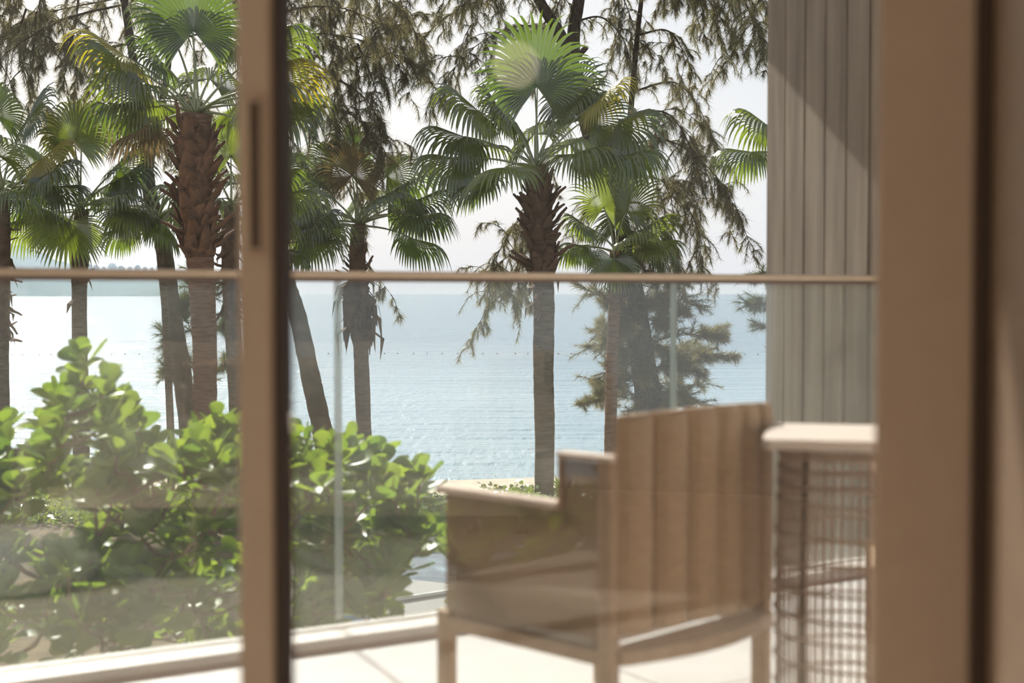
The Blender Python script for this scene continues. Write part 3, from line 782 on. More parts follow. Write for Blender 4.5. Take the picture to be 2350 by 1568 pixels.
boot_me = None
def boot_mesh():
    """stub of an old leaf base: tapering, curved outwards, split tip"""
    b = MB()
    secs = [(0, 0, .055, .018), (.05, .05, .045, .016), (.085, .12, .032, .012), (.13, .18, .016, .008)]
    for x, z, w_, t_ in secs: b.v += [V((x, -w_, z)), V((x + t_, -w_ * .3, z - .005)), V((x + t_, w_ * .3, z - .005)), V((x, w_, z)), V((x - t_, 0, z + .01))]
    for i in range(3):
        for j in range(5): b.f.append((i * 5 + j, i * 5 + (j + 1) % 5, i * 5 + 5 + (j + 1) % 5, i * 5 + 5 + j))
    b.f.append(tuple(15 + j for j in range(5)))
    return b
def palm(label, trunk_px, d, r0, fronds, bootzone=None, nboot=0, bootmat='boot', bootscale=1.0, down=0.0, seed=1, hub_off=0, rtop=None, hanging=0, hang_zone=None, hs=1.0, tm='trunk'):
    """trunk_px: pixel polyline from the foot up to the growing point at distance d"""
    global boot_me
    rnd = random.Random(seed)
    pts = [P(x, y, d) for x, y in trunk_px]
    foot = pts[0].copy(); foot.z = gz(d) - .05
    if pts[0].z > foot.z + .1: pts.insert(0, foot)
    base = pts[0].copy()
    e = empty('fan_palm', base, label, 'palm', 'fan palms in front of the sea')
    sp = spline(pts, 10); rt = rtop or r0 * .95
    n = len(sp)
    b = MB(); b.tube(sp, [(r0 * 1.12 + (rt - r0 * 1.12) * i / (n - 1)) * (1 + rnd.uniform(-.035, .035)) for i in range(n)], 14)
    b.build('trunk', M[tm], e, True)
    hub = pts[-1]
    if bootzone:
        z0, z1 = P(0, bootzone[1], d).z, P(0, bootzone[0], d).z
        if boot_me is None:
            bm_ = boot_mesh(); boot_me = {}
            for mm_ in ('boot', 'bootd'):
                me = bpy.data.meshes.new('boot'); me.from_pydata([tuple(v) for v in bm_.v], [], bm_.f); me.materials.append(M[mm_]); boot_me[mm_] = me
        def at_z(z):
            for i in range(n - 1):
                if sp[i].z <= z <= sp[i + 1].z:
                    t_ = (z - sp[i].z) / max(1e-6, sp[i + 1].z - sp[i].z); return sp[i].lerp(sp[i + 1], t_), r0 + (rt - r0) * i / n
            return sp[-1], rt
        sl = [at_z(z0 + (z1 - z0) * k / 12) for k in range(13)]
        MB().tube([c_ for c_, _ in sl], [r_ * (1.10 + .16 * math.sin(math.pi * min(1, k / 12 + .12)) * .4 + rnd.uniform(-.04, .04)) for k, (_, r_) in enumerate(sl)], 12).build('leaf_sheath', M[bootmat], e, True)
        for k in range(nboot):
            t_ = (k + .5) / nboot
            z = z0 + (z1 - z0) * t_; c, rr = at_z(z)
            an = k * 2.39996 + rnd.uniform(-.6, .6); z += rnd.uniform(-.05, .05)
            o = bpy.data.objects.new('boot', boot_me[bootmat]); link(o, e)
            o.location = c + V((math.cos(an), math.sin(an), 0)) * (rr * .95) - base
            s_ = bootscale * rnd.uniform(.55, 1.3) * (1.0 - .28 * t_)
            o.scale = (s_, s_ * 1.3, s_ * rnd.uniform(.8, 1.2))
            o.rotation_euler = (R(rnd.uniform(-25, 25)), R(rnd.uniform(-28, 30)) + down * R(rnd.uniform(60, 150)), an + rnd.uniform(-.35, .35))
    for k in range(hanging):
        # strips of dead leaf base hanging from the trunk
        z = P(0, rnd.uniform(*hang_zone), d).z; c, rr = at_z(z)
        an = rnd.uniform(0, 2 * math.pi); o_ = V((math.cos(an), math.sin(an), 0))
        ln, w_ = hs * rnd.uniform(.12, .38), hs * rnd.uniform(.02, .05); sdv = V((-o_.y, o_.x, 0)) * w_
        p0 = c + o_ * rr; p1 = p0 + o_ * hs * rnd.uniform(.05, .16) - Z * ln * .35; p2 = p1 + o_ * rnd.uniform(-.05, .10) - Z * ln * .7
        mk('dead_strip', [p0 - sdv, p0 + sdv, p1 - sdv * 1.2, p1 + sdv * 1.1, p2, p0 + o_ * .012, p1 + o_ * .012], [(0, 1, 3, 2), (2, 3, 4), (0, 2, 6, 5), (5, 6, 3, 1), (2, 4, 6), (6, 4, 3)], M['bootd'], e)
    for k, fr in enumerate(fronds):
        az, el, pet, rad = fr[:4]
        dr = fr[4] if len(fr) > 4 else 1.3
        mt = M[fr[5]] if len(fr) > 5 else M['frond']
        kw = fr[6] if len(fr) > 6 else {}
        px2m = d / FPX
        frond(e, hub + V((rnd.uniform(-.04, .04), rnd.uniform(-.04, .04), rnd.uniform(-.05, .05))), az, el, pet * px2m, rad * px2m, dr, mt, seed * 100 + k, **kw)
    return e
def fill(n, seed, pet, rad, lo=-30, hi=55, azr=(0, 360), mats=('frond',)):
    rnd = random.Random(seed); out_ = []
    for k in range(n):
        t_ = (k + .5) / n
        out_.append((azr[0] + (azr[1] - azr[0]) * ((k * .618 + rnd.uniform(-.05, .05)) % 1), hi + (lo - hi) * t_, pet * rnd.uniform(.85, 1.15), rad * rnd.uniform(.9, 1.1), 1.2 + .8 * t_, rnd.choice(mats)))
    return out_
# tall palm left of the door stile: big bright crown, ragged red-brown leaf bases
palm('tall fan palm with red-brown ragged trunk just left of the door stile', [(470, 1010), (470, 800), (462, 640), (452, 480), (447, 330), (452, 262)], 20.0, .135,
     [(-80, 87, 190, 155, .45, 'frond'), (120, 80, 215, 135, .8, 'frond'), (150, 66, 265, 130, 1.0, 'frond'), (183, 40, 205, 165, 1.2, 'frond_y'), (195, 22, 130, 150, 1.4), (172, 55, 150, 120, 1.3),
      (-150, 35, 190, 150, 1.4), (170, 8, 160, 140, 1.7), (20, 62, 200, 135, 1.2), (5, 42, 220, 150, 1.4), (-10, 25, 215, 150, 1.5, 'frond_y'), (25, 12, 220, 140, 1.7), (0, 2, 190, 140, 1.8), (-35, 10, 200, 130, 1.6),
      (90, 35, 190, 140, 1.4), (70, 12, 190, 140, 1.6), (135, 15, 190, 140, 1.6), (160, -15, 150, 120, 1.8, 'frond_b'), (-20, -15, 150, 120, 1.9)],
     (292, 590), 110, 'boot', 1.75, seed=31, rtop=.215, tm='trunk_red')
palm('fan palm with pointed fan hanging in front, second from the left edge', [(186, 1000), (184, 860), (182, 700), (184, 560), (187, 480)], 24.0, .125,
     [(-95, 86, 150, 105, .7), (100, 78, 190, 110, .8, 'frond_y'), (160, 68, 170, 105, 1.0, 'frond_y'), (20, 50, 130, 110, 1.1), (5, 38, 120, 110, 1.2), (170, 45, 140, 115, 1.3), (180, 22, 130, 110, 1.5),
      (-100, -35, 60, 118, .5, 'frond', {'sag': 22}), (-30, 10, 110, 105, 1.6), (-155, 5, 120, 105, 1.7), (0, 0, 110, 105, 1.8), (180, -12, 120, 100, 1.9), (90, 20, 130, 110, 1.5), (45, 5, 120, 100, 1.7), (135, 0, 120, 100, 1.8)],
     (530, 650), 26, 'bootd', .65, seed=32, hanging=10, hang_zone=(600, 690))
palm('fan palm cut by the left edge of the view', [(4, 1000), (2, 800), (4, 620), (6, 500), (8, 440)], 23.0, .12,
     [(30, 70, 180, 120, .9), (120, 75, 190, 120, .9), (0, 42, 120, 115, 1.2, 'frond_y'), (-15, 25, 120, 110, 1.5), (10, 5, 110, 110, 1.8), (-80, 40, 130, 110, 1.2), (180, 40, 130, 110, 1.3), (180, 5, 130, 110, 1.6), (-60, 0, 120, 105, 1.8), (60, 20, 120, 110, 1.6), (20, -20, 90, 100, 1.9)],
     (520, 780), 30, 'bootd', 1.2, down=.8, seed=33, hanging=14, hang_zone=(600, 760))
palm('fan palm half hidden behind the left side of the door stile', [(548, 1010), (540, 850), (532, 700), (528, 560), (533, 470)], 22.5, .125,
     [(-80, 85, 110, 105, .8), (160, 55, 120, 100, 1.2), (185, 20, 110, 100, 1.5), (-120, 5, 90, 100, 1.5), (10, 40, 130, 110, 1.3), (0, 10, 130, 110, 1.6), (170, -10, 90, 95, 1.8), (90, 30, 120, 100, 1.4), (-20, -15, 110, 100, 1.8)],
     (500, 730), 34, 'bootd', 1.25, down=.8, seed=34, hanging=16, hang_zone=(540, 740))
palm('low fan palm crown in front of the leaning trunk at left', [(392, 1010), (386, 860), (378, 700), (368, 600), (362, 505)], 24.5, .06,
     [(150, 55, 110, 85, 1.2), (20, 60, 95, 95, 1.1), (-30, 25, 50, 100, 1.2), (175, 22, 80, 95, 1.5), (0, 5, 70, 90, 1.7), (-120, 5, 70, 90, 1.7), (60, 30, 90, 90, 1.4), (180, -12, 80, 85, 1.9), (-70, -20, 50, 85, 1.8)],
     seed=35)
palm('fan palm behind the right side of the door stile, only fronds showing', [(612, 1010), (614, 850), (618, 720), (622, 640), (626, 570)], 23.5, .12,
     [(0, 48, 115, 100, 1.3), (-25, 30, 115, 100, 1.6), (-10, 8, 90, 110, 2.2), (10, 20, 120, 100, 1.6), (180, 40, 120, 100, 1.3), (90, 50, 120, 100, 1.3), (-60, -8, 80, 90, 2.0), (40, 70, 120, 100, 1.0)],
     seed=36)
palm('fan palm with shaggy dead skirt, right of the door stile', [(838, 1120), (834, 960), (828, 800), (822, 660), (820, 560), (822, 515)], 25.0, .125,
     [(-92, 62, 120, 100, .5, 'frond_b'), (110, 80, 170, 95, .9), (150, 62, 160, 95, 1.1), (35, 55, 140, 105, 1.1), (10, 40, 150, 110, 1.3), (0, 24, 150, 115, 1.5), (-20, 8, 140, 120, 1.8), (5, -12, 130, 115, 1.9), (30, 8, 150, 110, 1.7),
      (180, 20, 115, 100, 1.6), (195, 40, 130, 95, 1.3), (170, -4, 115, 100, 2.0), (90, 30, 140, 100, 1.5), (60, 30, 140, 105, 1.4), (-45, 25, 110, 105, 1.4), (-140, 12, 90, 95, 1.7)],
     (560, 660), 22, 'bootd', 1.3, seed=37, hanging=70, hang_zone=(630, 760), rtop=.13, hs=1.9)
palm('tallest fan palm in the middle of the view, full crown', [(1248, 1160), (1250, 1000), (1247, 850), (1248, 700), (1242, 560), (1236, 450), (1232, 385)], 23.0, .14,
     [(-85, 87, 185, 158, .5), (100, 82, 205, 150, .6), (182, 45, 185, 150, 1.3), (176, 24, 185, 145, 1.6), (185, 8, 175, 140, 1.8), (165, 60, 150, 120, 1.2), (-118, -4, 150, 132, 1.0), (40, 62, 200, 125, .6, 'frond', {'faz': 75}), (30, 58, 190, 125, 1.1, 'frond'),
      (10, 46, 165, 150, .9, 'frond', {'faz': 45}), (0, 28, 215, 140, 1.5), (-35, 12, 110, 145, 1.3), (-8, 10, 200, 140, 1.8), (25, 14, 230, 130, 1.7), (140, 20, 180, 130, 1.6), (90, 30, 180, 130, 1.5), (60, 22, 190, 130, 1.5), (-5, 48, 210, 125, 1.2, 'frond_y'), (120, 45, 170, 120, 1.3), (195, -12, 130, 120, 1.8)],
     (410, 640), 95, 'bootd', 1.6, seed=38, rtop=.19, hanging=10, hang_zone=(620, 720))
palm('shorter slender fan palm beside the dark casuarina trunk', [(1400, 1120), (1401, 1000), (1404, 850), (1409, 720), (1412, 640), (1412, 575)], 26.0, .105,
     [(150, 76, 100, 105, .45, 'frond', {'faz': 100}), (30, 74, 95, 108, .45, 'frond', {'faz': 70}), (180, 40, 90, 82, 1.1), (0, 35, 90, 100, 1.3), (-90, -38, 35, 88, .6, 'frond', {'sag': 20}), (-10, 10, 90, 90, 1.7), (180, 5, 90, 85, 1.8), (-50, 25, 70, 85, 1.5), (90, 40, 90, 90, 1.2), (25, 0, 100, 85, 1.9), (-150, 10, 80, 80, 1.7)],
     (600, 700), 16, 'boot', .9, seed=39, hanging=6, hang_zone=(650, 700), tm='trunk_red')
palm('fan palm behind the plank wall, two fronds reaching left', [(1905, 1120), (1900, 900), (1890, 650), (1875, 450), (1865, 375)], 22.0, .13,
     [(180, 36, 140, 125, 1.7), (184, 10, 140, 125, 2.0), (90, 40, 140, 120, 1.4), (0, 40, 140, 120, 1.4), (-60, 70, 120, 110, 1.0)], seed=40)

# ------------------------------------------------------------------ casuarinas
def tri_needles(v_, f_, p, d, ln, hw, rnd):
    s_ = d.cross(V((rnd.uniform(-1, 1), rnd.uniform(-1, 1), rnd.uniform(-1, 1))))
    if s_.length < 1e-4: return
    s_.normalize(); n = len(v_)
    v_ += [p - s_ * hw, p + s_ * hw, p + d * ln]
    f_.append((n, n + 1, n + 2))
def casuarina(label, trunks, branches, seed, mat='needle', name='casuarina_tree'):
    """trunks: list of ([(px,py,d)], r0, r1); branches: ([(px,py,d)], r0, density, twig length, droop)"""
    rnd = random.Random(seed)
    p0 = P(*trunks[0][0][0]); foot = V((p0.x, p0.y, min(p0.z, gz(p0.y) - .05)))
    e = empty(name, foot, label, 'tree', 'casuarina trees')
    for i, (pl, r0, r1, bm_) in enumerate(trunks):
        pts = [P(*q) for q in pl]
        if i == 0 and pts[0].z > foot.z + .1: pts.insert(0, foot)
        sp = spline(pts, 8); n = len(sp)
        MB().tube(sp, [(r0 + (r1 - r0) * k / (n - 1)) * (1 + rnd.uniform(-.05, .05)) for k in range(n)], 10).build('trunk', M[bm_], e, True)
    v_, f_ = [], []
    tw = MB()
    work = []
    for (pl, r0, dens, tl, droop) in branches:
        sp = spline([P(*q) for q in pl], 10); n = len(sp)
        MB().tube(sp, [max(.005, .75 * r0 * (1 - .9 * k / (n - 1))) for k in range(n)], 6).build('branch', M['bark_c'], e, True)
        work.append((sp, dens * .40, tl, droop))
        tot = sum((sp[k + 1] - sp[k]).length for k in range(n - 1))
        for q in range(int(tot * (2.2 if droop < .3 else 3.4))):
            k = rnd.randint(max(1, n // 6), n - 1); p = sp[k]; tg = (sp[k] - sp[k - 1]).normalized()
            d = (tg * rnd.uniform(0, .8) + V((rnd.gauss(0, .8), rnd.gauss(0, .8), rnd.gauss(-.05, .5)))).normalized()
            ln = rnd.uniform(.45, 1.15) * (tl / .75); pts = [p]
            for w_ in range(6):
                d = (d + V((rnd.gauss(0, .1), rnd.gauss(0, .1), -.22 * droop))).normalized(); pts.append(pts[-1] + d * (ln / 6))
            tw.tube(pts, [.012, .010, .008, .007, .005, .004, .003], 4, False)
            work.append((pts, dens * (.8 if droop < .3 else .35), tl * .55, droop))
    for (sp, dens, tl, droop) in work:
        n = len(sp)
        for k in range(1, n):
            seg = sp[k] - sp[k - 1]; L = seg.length; tg = seg.normalized()
            cnt = int(L * dens * (6.0 if droop < .3 else 3.0) * (.5 + .8 * k / n) + rnd.random())
            for _ in range(cnt):
                p = sp[k - 1].lerp(sp[k], rnd.random())
                sv = V((rnd.gauss(0, 1), rnd.gauss(0, 1), rnd.gauss(0, .7)))
                d = (tg * rnd.uniform(.2, 1.0) + sv * .55).normalized()
                ln = tl * rnd.uniform(.3, 1.0); st_ = 7; pts = [p]
                for q in range(st_):
                    d = (d + V((0, 0, -1)) * (droop * (q + 1) / st_ * .5) + V((rnd.gauss(0, .12), rnd.gauss(0, .12), rnd.gauss(0, .12)))).normalized()
                    pts.append(pts[-1] + d * (ln / st_))
                    for _n in range(12):
                        pp = pts[-2].lerp(pts[-1], rnd.random())
                        dd = (d * .7 + V((rnd.gauss(0, .6), rnd.gauss(0, .6), rnd.gauss(0, .45) - droop * .5))).normalized()
                        tri_needles(v_, f_, pp, dd, rnd.uniform(.09, .22), rnd.uniform(.0026, .0052), rnd)
                tw.tube(pts[::2] + [pts[-1]], [.006, .005, .004, .003, .002], 3, False)
    tag(mk('needle_foliage', v_, f_, M[mat], e), kind='stuff')
    tag(tw.build('twigs', M['bark_c'], e), kind='stuff')
    return e
D1 = 27.0
def br(pts, r0=.03, dens=9, tl=.75, droop=1.0, d=D1, dd=.0):
    n = len(pts)
    return ([(x, y, d + dd * i / (n - 1)) for i, (x, y) in enumerate(pts)], r0, dens, tl, droop)
T = lambda pts, r0, r1, d=D1, bm_='bark_c': ([(x, y, d) for x, y in pts], r0, r1, bm_)
random.seed(77)
SHOOTS = []
for k in range(16):
    y = 655 + k * 18; x = 1447 + (y - 650) * .15; sg = -1 if k % 2 else 1; ln = random.uniform(60, 150)
    SHOOTS.append(br([(x, y), (x + sg * ln * .5, y + random.uniform(-25, 15)), (x + sg * ln, y + random.uniform(-30, 25))], .012, 8, .45, .1, dd=random.uniform(-.8, .8)))
casuarina('big casuarina with dark forked trunk behind the middle palms',
    [T([(1515, 1060), (1490, 920), (1465, 770), (1447, 650), (1412, 480), (1355, 300), (1312, 150)], .31, .16),
     T([(1312, 160), (1285, 80), (1240, 5), (1200, -90)], .13, .09), T([(1312, 160), (1318, 60), (1330, -10), (1345, -110)], .14, .10),
     T([(1312, 150), (1328, 128), (1346, 108)], .07, .05), T([(1412, 480), (1440, 330), (1452, 200), (1465, 60), (1482, -80)], .07, .04)],
    [br([(1440, 330), (1540, 325), (1630, 390), (1690, 480)], dd=-2), br([(1430, 400), (1530, 420), (1595, 510), (1612, 620)], dd=-1), br([(1452, 210), (1550, 190), (1610, 260), (1640, 340)], dd=1),
     br([(1450, 260), (1530, 260), (1580, 330), (1600, 420)], dd=-2), br([(1465, 80), (1530, 70), (1570, 120), (1590, 170)], dens=7), br([(1480, -10), (1610, -40), (1700, 0), (1745, 90)], dd=-2, dens=11), br([(1480, -60), (1640, -80), (1730, -30), (1775, 60)], dd=1, dens=11),
     br([(1600, -40), (1640, 10), (1650, 80), (1660, 140)], dens=8, dd=1), br([(1700, -20), (1730, 60), (1720, 120)], dens=8),
     br([(1412, 470), (1480, 470), (1530, 540), (1560, 640)], dens=10), br([(1420, 500), (1470, 560), (1500, 640)], dens=9), br([(1400, 430), (1350, 470), (1320, 560)], dens=6, tl=.6), br([(1540, 420), (1590, 470), (1600, 560)], dens=9),
     br([(1280, 70), (1190, 60), (1100, 100), (1030, 170)], dd=-2, dens=10), br([(1240, 0), (1130, -10), (1010, 50), (950, 120)], dd=1, dens=10), br([(1200, -70), (1060, -60), (920, 0), (850, 60)], dd=-1, dens=10),
     br([(1200, -80), (1000, -90), (800, -40), (690, 20)], dd=1, dens=9), br([(1318, 50), (1380, 40), (1430, 90), (1450, 160)], dens=8), br([(1330, -20), (1400, -40), (1440, 20), (1450, 90)], dens=9), br([(1260, 40), (1220, 90), (1180, 140)], dens=8),
     br([(1345, -100), (1450, -110), (1560, -60), (1600, 10)], dens=9), br([(1240, 0), (1270, -60), (1290, -20), (1270, 40)], dens=7), br([(1100, -60), (1080, 0), (1090, 70)], dens=8),
     br([(1300, 200), (1240, 430), (1180, 520), (1140, 590), (1112, 680)], .025, 7, .7, 1.1, dd=-1), br([(1238, 470), (1195, 560), (1150, 600), (1092, 640)], .02, 8), br([(1215, 560), (1180, 640), (1140, 690)], .02, 9), br([(1230, 600), (1205, 660), (1195, 720)], .02, 7, .6), br([(1220, 640), (1160, 640), (1110, 620)], .02, 7, .6),
     br([(1462, 720), (1400, 690), (1340, 660)], .02, 9, .5, .1), br([(1468, 770), (1400, 790), (1345, 795)], .02, 10, .5, .05), br([(1470, 790), (1560, 770), (1625, 770)], .02, 11, .5, .05), br([(1455, 690), (1530, 690), (1600, 700)], .02, 10, .5, .15), br([(1475, 830), (1540, 850), (1590, 830)], .02, 10, .5, .1), br([(1478, 870), (1420, 860), (1385, 880)], .02, 9, .45, .1), br([(1492, 920), (1420, 912), (1365, 915)], .015, 6, .35, .05), br([(1490, 900), (1550, 930), (1590, 935)], .02, 10, .45, .05), br([(1470, 760), (1520, 800), (1560, 810)], .02, 10, .5, .1), br([(1452, 670), (1490, 650), (1560, 650)], .02, 9, .55, .4)] + SHOOTS,
    71)
D2 = 25.5
casuarina('casuarina with leaning pale trunk left of the red-brown palm',
    [T([(437, 1020), (418, 860), (392, 690), (374, 560), (346, 455), (338, 400)], .19, .12, D2, 'bark_l'), T([(338, 410), (352, 330), (374, 230), (388, 120), (398, -60)], .08, .05, D2), T([(338, 410), (324, 290), (302, 110), (286, 10), (272, -80)], .09, .06, D2)],
    [br([(395, -30), (250, 0), (110, 30), (0, 80)], d=D2, dd=1, dens=11), br([(286, 10), (160, 40), (60, 90), (-20, 150)], d=D2, dd=-1, dens=11), br([(302, 100), (220, 110), (130, 100), (60, 130)], d=D2, dens=9), br([(280, -60), (120, -70), (20, -20), (-60, 40)], d=D2, dd=1, dens=10), br([(388, 110), (450, 80), (520, 110), (560, 160)], d=D2, dens=8),
     br([(396, -40), (480, -40), (550, 10), (580, 60)], d=D2, dens=9), br([(374, 230), (430, 220), (490, 270), (520, 340)], d=D2, dens=8, dd=1), br([(324, 290), (260, 270), (200, 290)], d=D2, dens=6, dd=2), br([(350, 330), (400, 310), (450, 350)], d=D2, dens=6, dd=2), br([(180, 0), (170, 70), (150, 120)], d=D2, dens=8), br([(60, 20), (40, 90), (50, 160)], d=D2, dens=8), br([(310, 150), (250, 160), (200, 200)], d=D2, dens=7, dd=1),
     br([(120, -60), (90, 10), (100, 80)], d=D2, dens=9), br([(60, 160), (90, 240), (130, 300)], d=D2 + 2, dens=6, tl=.6), br([(500, 330), (540, 420), (560, 560)], d=D2 + 1, dens=6)],
    72)
casuarina('casuarina with leaning pale trunk right of the door stile',
    [T([(752, 1080), (742, 1000), (716, 880), (684, 730), (655, 640), (625, 520), (600, 380), (590, 200), (600, -60)], .19, .11, 24.5, 'bark_l')],
    [br([(600, 235), (660, 205), (725, 176), (810, 135), (900, 60)], d=24.5, dd=2, r0=.05, dens=9), br([(725, 176), (790, 190), (850, 240), (885, 310)], d=25, dens=11), br([(600, 130), (700, 80), (820, 90), (930, 140)], d=24.5, dens=11, dd=1), br([(605, 320), (700, 250), (800, 260), (870, 330), (905, 385)], d=24.5, dens=11, dd=1),
     br([(590, 60), (680, 20), (790, 20), (900, 70)], d=24.5, dens=11), br([(595, -20), (700, -50), (820, -30), (920, 20)], d=24.5, dens=10), br([(605, 380), (700, 360), (780, 390), (820, 450)], d=25.5, dens=9), br([(760, 170), (780, 250), (790, 330)], d=25.5, dens=9), br([(820, 100), (850, 170), (870, 230)], d=25, dens=9), br([(610, 450), (680, 430), (740, 480)], d=26, dens=8, tl=.6),
     br([(800, 140), (880, 120), (960, 150)], d=25.5, dens=9), br([(650, 300), (690, 350), (720, 420)], d=25.5, dens=8), br([(840, 600), (870, 640), (900, 680)], d=26, r0=.012, dens=7, tl=.4)],
    73)
casuarina('casuarina sapling with wispy shoots between the left trunks', [T([(470, 1030), (462, 900), (448, 760), (440, 660)], .035, .012, 26.0)],
    [br([(458, 860), (420, 800), (385, 760)], .01, 14, .4, .1, 26), br([(450, 780), (420, 720), (400, 690)], .01, 14, .4, .0, 26), br([(455, 800), (490, 760), (515, 740)], .01, 14, .4, .1, 26), br([(462, 880), (500, 850), (520, 830)], .01, 14, .4, .1, 26), br([(446, 740), (470, 690), (490, 660)], .01, 14, .4, .1, 26), br([(460, 900), (420, 880), (380, 860)], .01, 12, .4, .1, 26), br([(440, 660), (440, 630), (445, 600)], .008, 14, .35, .1, 26)],
    74, 'needle_g', 'casuarina_sapling')
casuarina('casuarina tips just showing left of the plank wall', [T([(1835, 1100), (1830, 900), (1825, 720), (1815, 600)], .05, .02, 26.0)],
    [br([(1827, 740), (1770, 700), (1722, 700)], .012, 12, .35, .1, 26), br([(1824, 700), (1770, 640), (1722, 632)], .01, 6, .3, .2, 26), br([(1830, 800), (1780, 760), (1735, 745)], .012, 10, .35, .1, 26)],
    75, 'needle_g', 'casuarina_sapling')

# ------------------------------------------------------------------ broad-leaved shrubs beyond the glass
def leaf_geo():
    """rounded, wedge-based leaf, slightly cupped, 1 long"""
    prof = [(0, .02), (.16, .09), (.36, .25), (.58, .37), (.78, .39), (.93, .26), (1.0, .04)]
    vv = []
    for x, w_ in prof: vv += [V((x, -w_, .10 * w_ + .03 * x)), V((x, 0, -.05 * math.sin(x * 3.1))), V((x, w_, .10 * w_ + .03 * x))]
    ff = []
    for i in range(len(prof) - 1):
        ff += [(i * 3, i * 3 + 1, i * 3 + 4, i * 3 + 3), (i * 3 + 1, i * 3 + 2, i * 3 + 5, i * 3 + 4)]
    return vv, ff
LV, LF = leaf_geo()
leaf_me = bpy.data.meshes.new('leaf'); leaf_me.from_pydata([tuple(v) for v in LV], [], LF); leaf_me.materials.append(M['shrub'])
leaf_me.polygons.foreach_set('use_smooth', [True] * len(leaf_me.polygons))
def inside(poly, x, y):
    c = False; j = len(poly) - 1
    for i in range(len(poly)):
        (xi, yi), (xj, yj) = poly[i], poly[j]
        if (yi > y) != (yj > y) and x < (xj - xi) * (y - yi) / (yj - yi) + xi: c = not c
        j = i
    return c
def shrub(label, outline, tips, droots, count, seed, base, dr, size=.135):
    """rosettes of leaves at branch ends: 'tips' are set by hand, others fill the outline"""
    rnd = random.Random(seed); base = V(base)
    e = empty('broadleaf_shrub', base, label, 'shrub', 'shrubs beyond the glass')
    ros = [P(x, y, d) for x, y, d in tips]
    xs_ = [p[0] for p in outline]; ys_ = [p[1] for p in outline]
    k = 0
    while k < count:
        x, y = rnd.uniform(min(xs_), max(xs_)), rnd.uniform(min(ys_), max(ys_))
        if inside(outline, x, y):
            t_ = rnd.random(); ros.append(P(x, y, dr[0] + (dr[1] - dr[0]) * t_)); k += 1
    leaves = []
    st_ = MB()
    ros.sort(key=lambda p: p.z)
    nodes = [base + V((rnd.uniform(-.6, .6), rnd.uniform(-.3, .3), 0)) for _ in range(5)]
    for ri, p in enumerate(ros):
        q = min((n_ for n_ in nodes if n_.z < p.z - .05), key=lambda n_: (n_ - p).length, default=nodes[0])
        L_ = (p - q).length
        mid = q.lerp(p, .55) + V((rnd.uniform(-.12, .12) * L_, rnd.uniform(-.12, .12) * L_, -.15 * L_))
        st_.tube(spline([q, mid, p], 4), [.010 - .005 * i / 8 for i in range(9)], 5, False)
        nodes.append(p - Z * .03); nodes.append(mid)
        out_ = V((p.x - q.x, p.y - q.y, 0)); tilt = (Z * 1.0 + out_ * .45 + V((rnd.gauss(0, .25), rnd.gauss(0, .25), 0))).normalized()
        ax = tilt.orthogonal().normalized(); ay = tilt.cross(ax)
        n = rnd.randint(7, 10); ph = rnd.uniform(0, 6.28)
        for i in range(n):
            an = ph + i * 2.39996; el = R(75) - R(75) * (i / n) + R(rnd.uniform(-10, 10))
            d = (ax * math.cos(an) + ay * math.sin(an)) * math.cos(el) + tilt * math.sin(el)
            nr = tilt * math.cos(el) - (ax * math.cos(an) + ay * math.sin(an)) * math.sin(el)
            sc_ = size * rnd.uniform(.65, 1.12) * (.75 + .3 * (i / n))
            d = (d + V((0, 0, -.12))).normalized(); nr = (nr - d * nr.dot(d)).normalized()
            rl = R(rnd.uniform(-25, 25)); sd_ = nr.cross(d); nr2 = nr * math.cos(rl) + sd_ * math.sin(rl); sd_ = nr2.cross(d)
            org = p + tilt * (-.05 * i / n) + d * .012
            mx = Matrix(((d.x, sd_.x, nr2.x, org.x), (d.y, sd_.y, nr2.y, org.y), (d.z, sd_.z, nr2.z, org.z), (0, 0, 0, 1))) @ Matrix.Diagonal((sc_, sc_, sc_, 1))
            leaves.append((org.y, mx))
    leaves.sort(key=lambda a: a[0])
    off = Matrix.Translation(-base)
    v_, f_ = [], []
    for i, (_, mx) in enumerate(leaves):
        if i < 290:
            o = bpy.data.objects.new('leaf', leaf_me); link(o, e); o.matrix_local = off @ mx
        else:
            n = len(v_); v_ += [mx @ p for p in LV]; f_ += [tuple(j + n for j in f) for f in LF]
    if f_: tag(mk('leaf_mass', v_, f_, M['shrub_i'], e, True), kind='stuff')
    st_.build('stem', M['stem'], e, True)
    return e
GB = -1.35
o = quadslab([B(-4.5, .35), B(3.2, .35), B(3.2, 2.2), B(-4.5, 2.2)], -2.5, GB).build('planter_bank', M['soil']); struct(o)
LO = [(-40, 1010), (40, 1080), (110, 990), (130, 900), (180, 850), (250, 890), (300, 990), (400, 1060), (450, 1000), (520, 985), (620, 1000), (640, 1500), (-60, 1500)]
tipsL = [(195, 825, 5.9), (185, 870, 5.9), (140, 905, 5.8), (215, 905, 5.9), (150, 940, 5.7), (262, 920, 6.0), (285, 945, 6.0), (320, 985, 6.0), (110, 975, 5.8), (190, 960, 5.8), (350, 1030, 5.9), (410, 1060, 5.9), (20, 1020, 5.7), (60, 1090, 5.6), (450, 1000, 6.1), (500, 970, 6.1), (525, 990, 6.2), (10, 980, 6.0), (465, 1190, 5.3), (445, 1230, 5.3), (375, 1080, 5.7), (240, 1020, 5.8), (290, 1050, 5.8)]
shrub('glossy round-leaved shrub filling the left pane below the palms', LO, tipsL, None, 165, 81, (P(290, 1500, 5.7).x, 5.5, GB), (5.2, 6.4))
RO = [(650, 1020), (720, 1040), (830, 1060), (880, 1120), (930, 1115), (955, 1200), (965, 1290), (900, 1330), (890, 1430), (640, 1450)]
